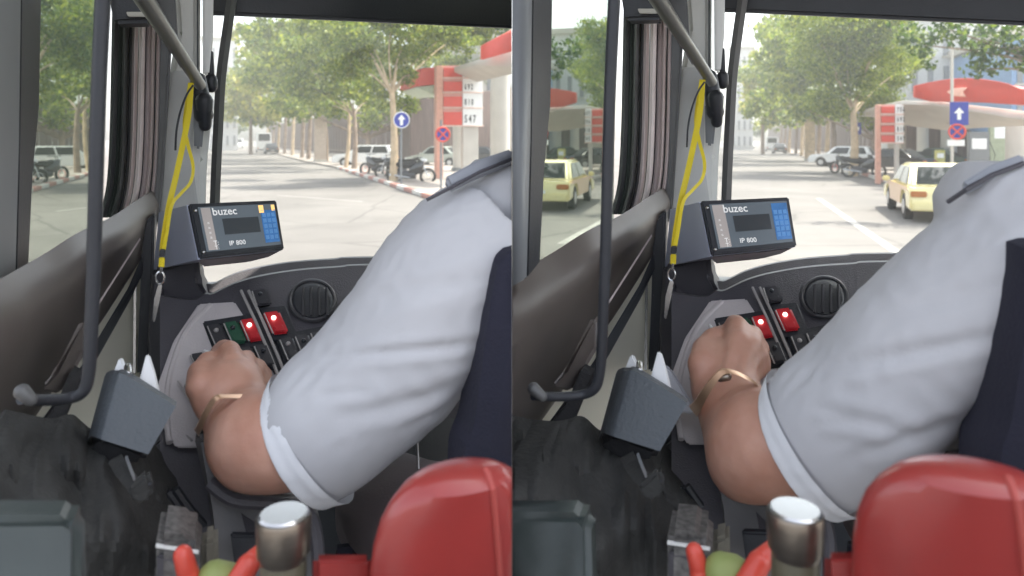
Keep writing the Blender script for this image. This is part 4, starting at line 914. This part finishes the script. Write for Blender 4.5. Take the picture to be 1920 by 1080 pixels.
    shell = MB().loft(rr_, 72)
    def sq_(p, c0): return p
    shell.build('backrest', M_seat, seat)
    for x_ in (905,):
        pts = []
        for dy, hw in prof[1:]:
            u_ = (x_-862+dy*.1)/hw
            if abs(u_) < .97:
                cc = at(862+sx_, 869+sy_+dy, .47+dy*.00005); dd = min(hw, 110)/FP*.47*.62; pts.append(cc+R_*(hw/FP*.47*u_)-F*(dd*math.sqrt(1-u_*u_)+.0005))
        MB().tube(pts, .0022, 8).build('seam', M_seats, seat)
    slab('seat_flange', [(588, 1046+sy_*.5, .5), (700, 1046+sy_*.5, .5), (700, 1240, .5), (588, 1240, .5)], M_seat, .008, .004, root=seat)
    # ---- driver's seat back (navy)
    ds = thing('driver_seat', W['dseat'], 'seat', at(930, 1100, .68), 0, None, side)
    rows = []
    el = W['seatedge']
    for q in spline([(x, y) for x, y in el], 6):
        col = []
        for k in range(9):
            f_ = k/8; col.append(at(q[0]+f_*360, q[1]-6*math.sin(f_*3.1), .66-.035*math.sin(f_*math.pi)**.5+.02*f_))
        rows.append(col)
    MB().grid(rows, F*.05).build('backrest', M_navy, ds)
    slab('cushion', [(640, 1010, .95), (780, 1000, .95), (1300, 1000, .9), (1300, 1240, .9), (620, 1240, .92)], M_navy, .05, .02, root=ds)

    # ---- driver
    dr = thing('person', W['drv'], 'person', at(860, 1100, .9), 0, None, side)
    def rings_from(L_):
        out = []
        for q in spline(L_, 6):
            a_, b_ = at(q[0], q[1], q[4]), at(q[2], q[3], q[5] if len(q) > 6 else q[4])
            ctr = (a_+b_)/2; u_ = (a_-b_)/2; ax = None
            out.append([ctr, u_, q[-1]])
        res = []
        for i, (ctr, u_, dr_) in enumerate(out):
            d = out[min(i+1, len(out)-1)][0]-out[max(i-1, 0)][0]
            v_ = d.cross(u_).normalized()*dr_
            if v_.dot(F) > 0: v_ = -v_
            res.append((ctr, u_, v_))
        return res
    body = MB(); body.loft(rings_from(W['arm']), 36)
    for ch, rs in W['fingers']: body.chain([at(*p) for p in ch], rs)
    if side > 0:
        hc = at(1190, 60, .86)
        body.loft([(hc+U*z, R_*rx, F*ry) for z, rx, ry in ((-.30, .075, .07), (-.2, .06, .062), (-.14, .058, .066), (-.11, .06, .08), (-.06, .07, .092), (0, .077, .098), (.06, .073, .092), (.1, .055, .07), (.125, .02, .03))], 30)
        body.capsule(hc+F*.1+U*-.02, .014, hc+F*.105+U*-.045, .017)
        for s2 in (-1, 1): body.capsule(hc+R_*.078*s2+U*.01, .014, hc+R_*.08*s2-U*.03, .01)
    bo = remeshed(body, .0030, 4)
    bo.v = [v+n_*(.0010*noise.noise(v*28)+.0005*noise.noise(v*90)) for v, n_ in zip(bo.v, bo.n)]
    bod = bo.build('body', M_skin, dr, smooth=180)
    if side > 0:
        MB().loft([(hc+U*z-F*.012, R_*rx, F*ry) for z, rx, ry in ((-.07, .072, .075), (-.03, .08, .088), (.03, .083, .095), (.08, .076, .088), (.12, .05, .06), (.138, .01, .01))], 30).build('hair', M_hair, dr)
        for s2 in (-1, 1): MB().capsule(hc+R_*.03*s2+F*.09, .009, hc+R_*.034*s2+F*.091, .009).build('eye', M_wht, dr)
        MB().capsule(hc+R_*-.02+F*.088-U*.07, .005, hc+R_*.02+F*.088-U*.07, .005).build('mouth', mat('lips', (.4, .15, .12), .5), dr)
    # shirt
    sh = MB(); sh.loft(rings_from(W['sleeve']), 48)
    sh.loft([(at((a_+b_)/2, y, t), R_*((b_-a_)/2/FP*t), F*d_) for a_, b_, y, t, d_ in W['torso']], 48)
    shm = remeshed(sh, .0046, 7)
    A0 = at(*W['fold'][0]); A1 = at(*W['fold'][1]); ax = (A1-A0); LL = ax.length; ax.normalize()
    cuff = at(*W['cuffc'])
    newv = []
    for v, n_ in zip(shm.v, shm.n):
        p = v-A0; al = p.dot(ax)/LL; rel = p-ax*p.dot(ax); ang_ = rel.z*40+rel.dot(F)*18
        n1 = noise.noise(Vector((al*2.2+3, ang_*.9, side*2.0)))
        ridge = (1-abs(n1)*2.2)
        n2 = noise.noise(v*16)
        dc = (v-cuff).length
        cg = max(0, 1-dc/.13)*noise.noise(Vector((ang_*3.2, al*3, 5)))
        ef = max(0, min(1, (al+.02)*6)); amp = ef*.005*noise.noise(Vector((al*1.7+3, ang_*.55, side*2.0)))
        q = c.px(v); cz = 0
        for x0, y0_, x1, y1_, wd_, dp_ in W['creases']:
            L2 = (x1-x0)**2+(y1_-y0_)**2; t_ = max(0, min(1, ((q[0]-x0)*(x1-x0)+(q[1]-y0_)*(y1_-y0_))/L2))
            d_ = math.hypot(q[0]-x0-t_*(x1-x0), q[1]-y0_-t_*(y1_-y0_)); e_ = math.sin(math.pi*(.12+.76*t_))
            cz += ef*e_*dp_*.34*(-math.exp(-(d_/wd_)**2)+.55*math.exp(-((d_-wd_*2)/(wd_*1.2))**2))
        n3 = 1-2*abs(noise.noise(Vector((al*9, ang_*2.0, 7))))
        newv.append(v+n_*(amp+ef*n2*.0015+ef*cg*.004+cz+ef*.0011*n3))
    shm.v = newv
    shirt = shm.build('shirt', M_shirt, dr, smooth=180)
    # hem band
    rg = rings_from(W['hem']); hb = []
    for i, (c0, u_, v_) in enumerate(rg): hb.append((c0, u_*(1.03+.002*i/len(rg)), v_*1.07))
    hm = MB(); n = 96; 
    for c0, u_, v_ in hb: pass
    rows = []
    for i, (c0, u_, v_) in enumerate(hb):
        rows.append([c0+(math.cos(2*math.pi*k/n)*u_+math.sin(2*math.pi*k/n)*v_)*(1.0+.010*noise.noise(Vector((k*.5, i*.12, side)))) for k in range(n+1)])
    hm.grid(rows); 
    hm.build('sleeve_hem', M_hem, dr, shirt, smooth=80)
    # epaulette
    ep = W['ep']; MB().prism([at(*p) for p in ep], F*.01+U*-.008, .003).build('epaulette', mat('shirt epaulette', (.3, .31, .34), .8), dr, shirt)
    MB().tube([at(*p) for p in W['epl']], .0022, 6).build('epaulette_piping', M_dash, dr, shirt)
    # trousers
    MB().loft([(at(x, y, t), R_*(hw/FP*t), U*(hh_/FP*t)) for x, y, t, hw, hh_ in ((1000, 1010, .70, 120, 150), (850, 990, .82, 130, 120), (760, 960, .95, 115, 100), (720, 930, 1.05, 90, 85), (700, 960, 1.12, 70, 90))], 30).build('trousers', M_trou, dr)
    MB().tube([at(770, 790, .9), at(782, 830, .88), at(785, 880, .86)], .0015, 6).build('trouser_piping', M_metal, dr)
    # bracelet
    bq = spline(W['band'], 8); rows = []
    for i, p in enumerate(bq):
        f_ = i/(len(bq)-1); w_ = W['bw']*(13-8*min(1, f_*1.6))
        rows.append([at(p[0]-w_*.35, p[1]-w_*.45, p[2]), at(p[0]+w_*.35, p[1]+w_*.45, p[2]-.004)])
    MB().grid(rows, F*.005).build('bracelet', M_gold, dr, bod)
    if side > 0: MB().capsule(at(392, 714, .832), .005, at(404, 712, .83), .005).build('bracelet_clasp', M_brush, dr, bod)
    # little white stylus or lever
    MB().chain([at(*p) for p in W['pen']], [.0018, .003, .0024]).build('switch_lever', M_tis, bus)

armL = [(600, 755, 636, 880, .79, .79, .05), (545, 742, 550, 912, .79, .79, .052), (512, 735, 470, 922, .81, .81, .05), (504, 732, 424, 892, .84, .84, .043),
        (502, 730, 399, 846, .87, .87, .036), (500, 724, 379, 800, .89, .89, .031), (496, 712, 355, 755, .905, .905, .030), (492, 700, 354, 728, .925, .925, .028), (480, 698, 362, 708, .94, .94, .024), (460, 692, 385, 700, .95, .95, .017)]
fingL = [([(412, 752, .872), (425, 708, .905), (434, 684, .93), (428, 660, .965), (420, 654, .99), (408, 660, 1.005)], [.006, .010, .0165, .0145, .0125, .0095]),
         ([(432, 752, .872), (448, 712, .908), (458, 694, .935), (460, 676, .975), (452, 674, 1.01), (440, 680, 1.02)], [.006, .0095, .0155, .0135, .0115, .0095]),
         ([(452, 752, .875), (466, 718, .915), (476, 704, .945), (482, 690, .98), (474, 692, 1.015), (462, 698, 1.02)], [.006, .009, .0145, .0125, .011, .009]),
         ([(470, 752, .88), (482, 728, .925), (490, 716, .95), (494, 704, .98), (488, 706, 1.005), (478, 712, 1.01)], [.006, .009, .0135, .0115, .010, .0085]),
         ([(386, 756, .895), (378, 724, .905), (378, 698, .93), (390, 678, .955), (404, 668, .985)], [.014, .019, .0165, .0135, .0095])]
armR = [(600, 765, 626, 905, .79, .79, .05), (535, 752, 535, 940, .79, .79, .052), (486, 744, 440, 950, .81, .81, .05), (470, 738, 408, 918, .84, .84, .044),
        (466, 730, 381, 862, .865, .865, .038), (462, 718, 357, 798, .885, .885, .033), (462, 700, 340, 745, .91, .91, .032), (464, 680, 342, 706, .93, .93, .030), (456, 666, 352, 680, .95, .95, .027), (438, 655, 376, 668, .96, .96, .02)]
fingR = [([(400, 724, .87), (415, 672, .91), (424, 648, .935), (424, 622, .97), (420, 614, 1.0), (410, 618, 1.02)], [.006, .0105, .0175, .0155, .0135, .010]),
         ([(418, 724, .872), (436, 678, .91), (446, 656, .94), (452, 636, .98), (446, 632, 1.01), (436, 638, 1.03)], [.006, .010, .0165, .014, .0125, .010]),
         ([(436, 726, .876), (450, 690, .915), (458, 674, .945), (464, 658, .98), (458, 656, 1.01), (446, 664, 1.03)], [.006, .0095, .0155, .0135, .012, .0095]),
         ([(446, 730, .88), (458, 706, .92), (464, 694, .945), (468, 682, .975), (462, 682, 1.0), (452, 690, 1.01)], [.006, .009, .0145, .0125, .0105, .009]),
         ([(362, 730, .90), (360, 690, .91), (364, 662, .935), (380, 640, .96), (396, 630, .99)], [.015, .020, .0175, .014, .010])]
sleL = [(497, 744, 632, 918, .80, .80, .062), (520, 705, 676, 898, .79, .79, .072), (592, 634, 735, 850, .785, .785, .082), (657, 552, 800, 795, .78, .78, .088), (722, 460, 860, 725, .775, .775, .095), (800, 380, 915, 640, .775, .775, .10), (866, 338, 965, 560, .78, .78, .09)]
torL = [(870, 1180, 296, .80, .05), (840, 1220, 325, .80, .085), (816, 1240, 365, .80, .10), (840, 1240, 450, .80, .11), (850, 1240, 560, .82, .12), (872, 1240, 680, .85, .125), (868, 1240, 780, .87, .13), (862, 1240, 862, .88, .125), (900, 1230, 880, .89, .11)]
hemL = [(496, 742, 634, 921, .801, .801, .066), (498, 736, 640, 919, .80, .80, .068), (502, 728, 650, 917, .799, .799, .071), (508, 719, 662, 914, .798, .798, .073)]
sleR = [(470, 744, 632, 950, .80, .80, .066), (500, 700, 700, 925, .79, .79, .075), (575, 628, 760, 880, .785, .785, .085), (640, 560, 810, 820, .78, .78, .09), (742, 475, 880, 740, .775, .775, .097), (840, 395, 945, 650, .775, .775, .10), (905, 350, 985, 570, .78, .78, .09)]
torR = [(890, 1180, 305, .80, .05), (875, 1220, 335, .80, .085), (856, 1240, 380, .80, .10), (866, 1240, 460, .80, .11), (850, 1240, 560, .82, .12), (872, 1240, 680, .85, .125), (868, 1240, 780, .87, .13), (862, 1240, 858, .88, .125), (900, 1230, 878, .89, .11)]
hemR = [(469, 742, 634, 953, .801, .801, .070), (471, 735, 641, 951, .80, .80, .072), (475, 726, 652, 949, .799, .799, .075), (481, 716, 665, 946, .798, .798, .077)]
build_cab(-1, 430, 0, 0, dict(
    bus='bus cab interior whose switch row shows a green switch beside a red one', mon='slanted display monitor with orange keys above its blue keypad', mdx=0, grey=.19,
    lan='yellow key lanyard hanging left of the screen with orange keys', cab='thin black cord hanging beside the lanyard, in the cab with the green switch visible',
    box='slate tissue box with two white tissue peaks, no plastic bag behind it', strap='dark strap with rounded tag under the tissue box without plastic bag',
    bag='dark cloth bag mound in the corner below the box without plastic bag', eq='grey green equipment box at the bottom left corner of the photo', umb='folded black umbrella leaning under the rail at the far left of the photo',
    fl='bronze flask with bright round lid, under the arm whose green switch stays uncovered', capy=0, g1='red plastic marker beside the striped box at lower left', g2='red slanting marker left of the bronze flask in the left cab',
    lid='small lime ball mostly below the frame in the left cab', lx=8, ly=-3, tb='dark speckled ticket box with white band in the left cab',
    seat='glossy red seat back in front of the driver wearing the slim bracelet', seatx=0, seaty=0, dseat='navy driver seat back cut off by the middle of the photo',
    seatedge=[(958, 470), (934, 500), (915, 600), (900, 720), (888, 800), (868, 866), (868, 1000)],
    drv='driver in grey blue short sleeved shirt with slim bracelet, hand below the green switch', arm=armL, fingers=fingL, sleeve=sleL, torso=torL, hem=hemL,
    fold=((600, 820, .75), (900, 480, .72)), cuffc=(565, 835, .78),
    ep=[(845, 352, .735), (835, 330, .735), (900, 296, .75), (960, 276, .76), (965, 300, .75), (900, 325, .74)], epl=[(800, 375, .74), (845, 352, .73), (900, 322, .735), (960, 298, .745)],
    bw=1.0, creases=[(610, 672, 900, 645, 9, .010), (650, 785, 905, 715, 14, .009), (690, 560, 900, 520, 16, .006), (600, 740, 700, 735, 8, .005), (760, 800, 880, 740, 9, .006)],
    band=[(368, 812, .885), (372, 806, .855), (384, 780, .832), (396, 758, .824), (408, 746, .82), (425, 744, .822), (455, 744, .828), (485, 740, .84), (502, 734, .88)], pen=[(384, 658, 1.0), (396, 664, .98), (404, 668, .965)]))
build_cab(1, 1390, 959, -6, dict(
    bus='bus cab interior whose green switch is hidden by the hand, seen from behind the driver', mon='slanted display monitor whose keypad is all blue, no orange keys', mdx=2, grey=.22,
    lan='yellow key lanyard hanging left of the screen without orange keys', cab='thin black cord beside the lanyard, in the cab where the hand hides the green switch',
    box='slate tissue box with a plastic bag crumpled behind it', strap='dark strap with rounded tag under the tissue box backed by a plastic bag',
    bag='dark cloth bag mound below the tissue box with the plastic bag', eq='grey green equipment box immediately right of the red seat at the photo centre', umb='folded black umbrella leaning under the rail just right of the photo centre',
    fl='bronze flask with bright round lid standing under the arm with the wide bracelet', capy=-2, g1='red plastic marker left of the round lime ball in the right cab', g2='red slanting marker right of the round lime ball',
    lid='round lime ball standing well above the frame edge between two red markers', lx=0, ly=-14, tb='dark speckled ticket box with white band in the right cab',
    seat='glossy red seat back at the bottom right corner of the photo', seatx=-2, seaty=4, dseat='navy driver seat back at the right edge of the photo',
    seatedge=[(958, 470), (945, 520), (922, 620), (905, 720), (893, 800), (873, 866), (873, 1000)],
    drv='driver in grey blue short sleeved shirt with wide bracelet, hand covering the green switch', arm=armR, fingers=fingR, sleeve=sleR, torso=torR, hem=hemR,
    fold=((600, 840, .75), (900, 480, .72)), cuffc=(560, 850, .78),
    ep=[(852, 362, .735), (845, 345, .735), (900, 312, .75), (960, 290, .76), (965, 312, .75), (900, 338, .74)], epl=[(818, 385, .74), (852, 362, .73), (900, 335, .735), (960, 312, .745)],
    bw=1.6, creases=[(560, 705, 920, 635, 14, .011), (560, 770, 740, 812, 12, .007), (700, 600, 910, 540, 16, .006), (640, 860, 880, 780, 12, .007), (560, 800, 640, 800, 8, .005)],
    band=[(340, 778, .885), (350, 766, .855), (362, 745, .835), (378, 722, .828), (396, 704, .828), (420, 706, .83), (446, 718, .838), (464, 730, .87)], pen=[(372, 616, 1.02), (380, 628, 1.0), (392, 632, .98)]))

# ---------------------------------------------------------------- the two cutaway cabs end at the plane between them
for o, M, side in CLIP:
    if side == 0 or o.type != 'MESH': continue
    me = o.data; xs = [(M @ v.co).x*side for v in me.vertices]
    if not xs or min(xs) > .0002: continue
    bm = bmesh.new(); bm.from_mesh(me); Mi = M.inverted()
    co = Mi @ Vector((side*.0002, 0, 0)); no = (Mi.to_3x3() @ Vector((side, 0, 0))).normalized()
    res = bmesh.ops.bisect_plane(bm, geom=bm.verts[:]+bm.edges[:]+bm.faces[:], plane_co=co, plane_no=no, clear_inner=True, dist=1e-6)
    ed = [e for e in res['geom_cut'] if isinstance(e, bmesh.types.BMEdge)]
    if ed:
        try: bmesh.ops.holes_fill(bm, edges=ed, sides=0)
        except Exception: pass
    bm.to_mesh(me); bm.free()
# ---------------------------------------------------------------- dusty air
hz = MB().box(-130, 130, -8, 215, -1, 60).build('haze', MATS['white paint'], loc=(0, 0, 0), smooth=0); hz['kind'] = 'stuff'
hm = bpy.data.materials.new('dusty air'); hm.use_nodes = True; hm.node_tree.nodes.clear(); ho = hm.node_tree.nodes.new('ShaderNodeOutputMaterial'); hv = hm.node_tree.nodes.new('ShaderNodeVolumePrincipled')
hv.inputs['Color'].default_value = (.95, .93, .9, 1); hv.inputs['Density'].default_value = .0022; hm.node_tree.links.new(hv.outputs[0], ho.inputs['Volume']); hz.data.materials[0] = hm
bpy.context.view_layer.update()
# drop parts that fell wholly on the far side of the dividing plane
for o in [o for o in bpy.data.objects if o.type == 'MESH' and len(o.data.polygons) == 0]:
    for ch in list(o.children): bpy.data.objects.remove(ch)
    bpy.data.objects.remove(o)
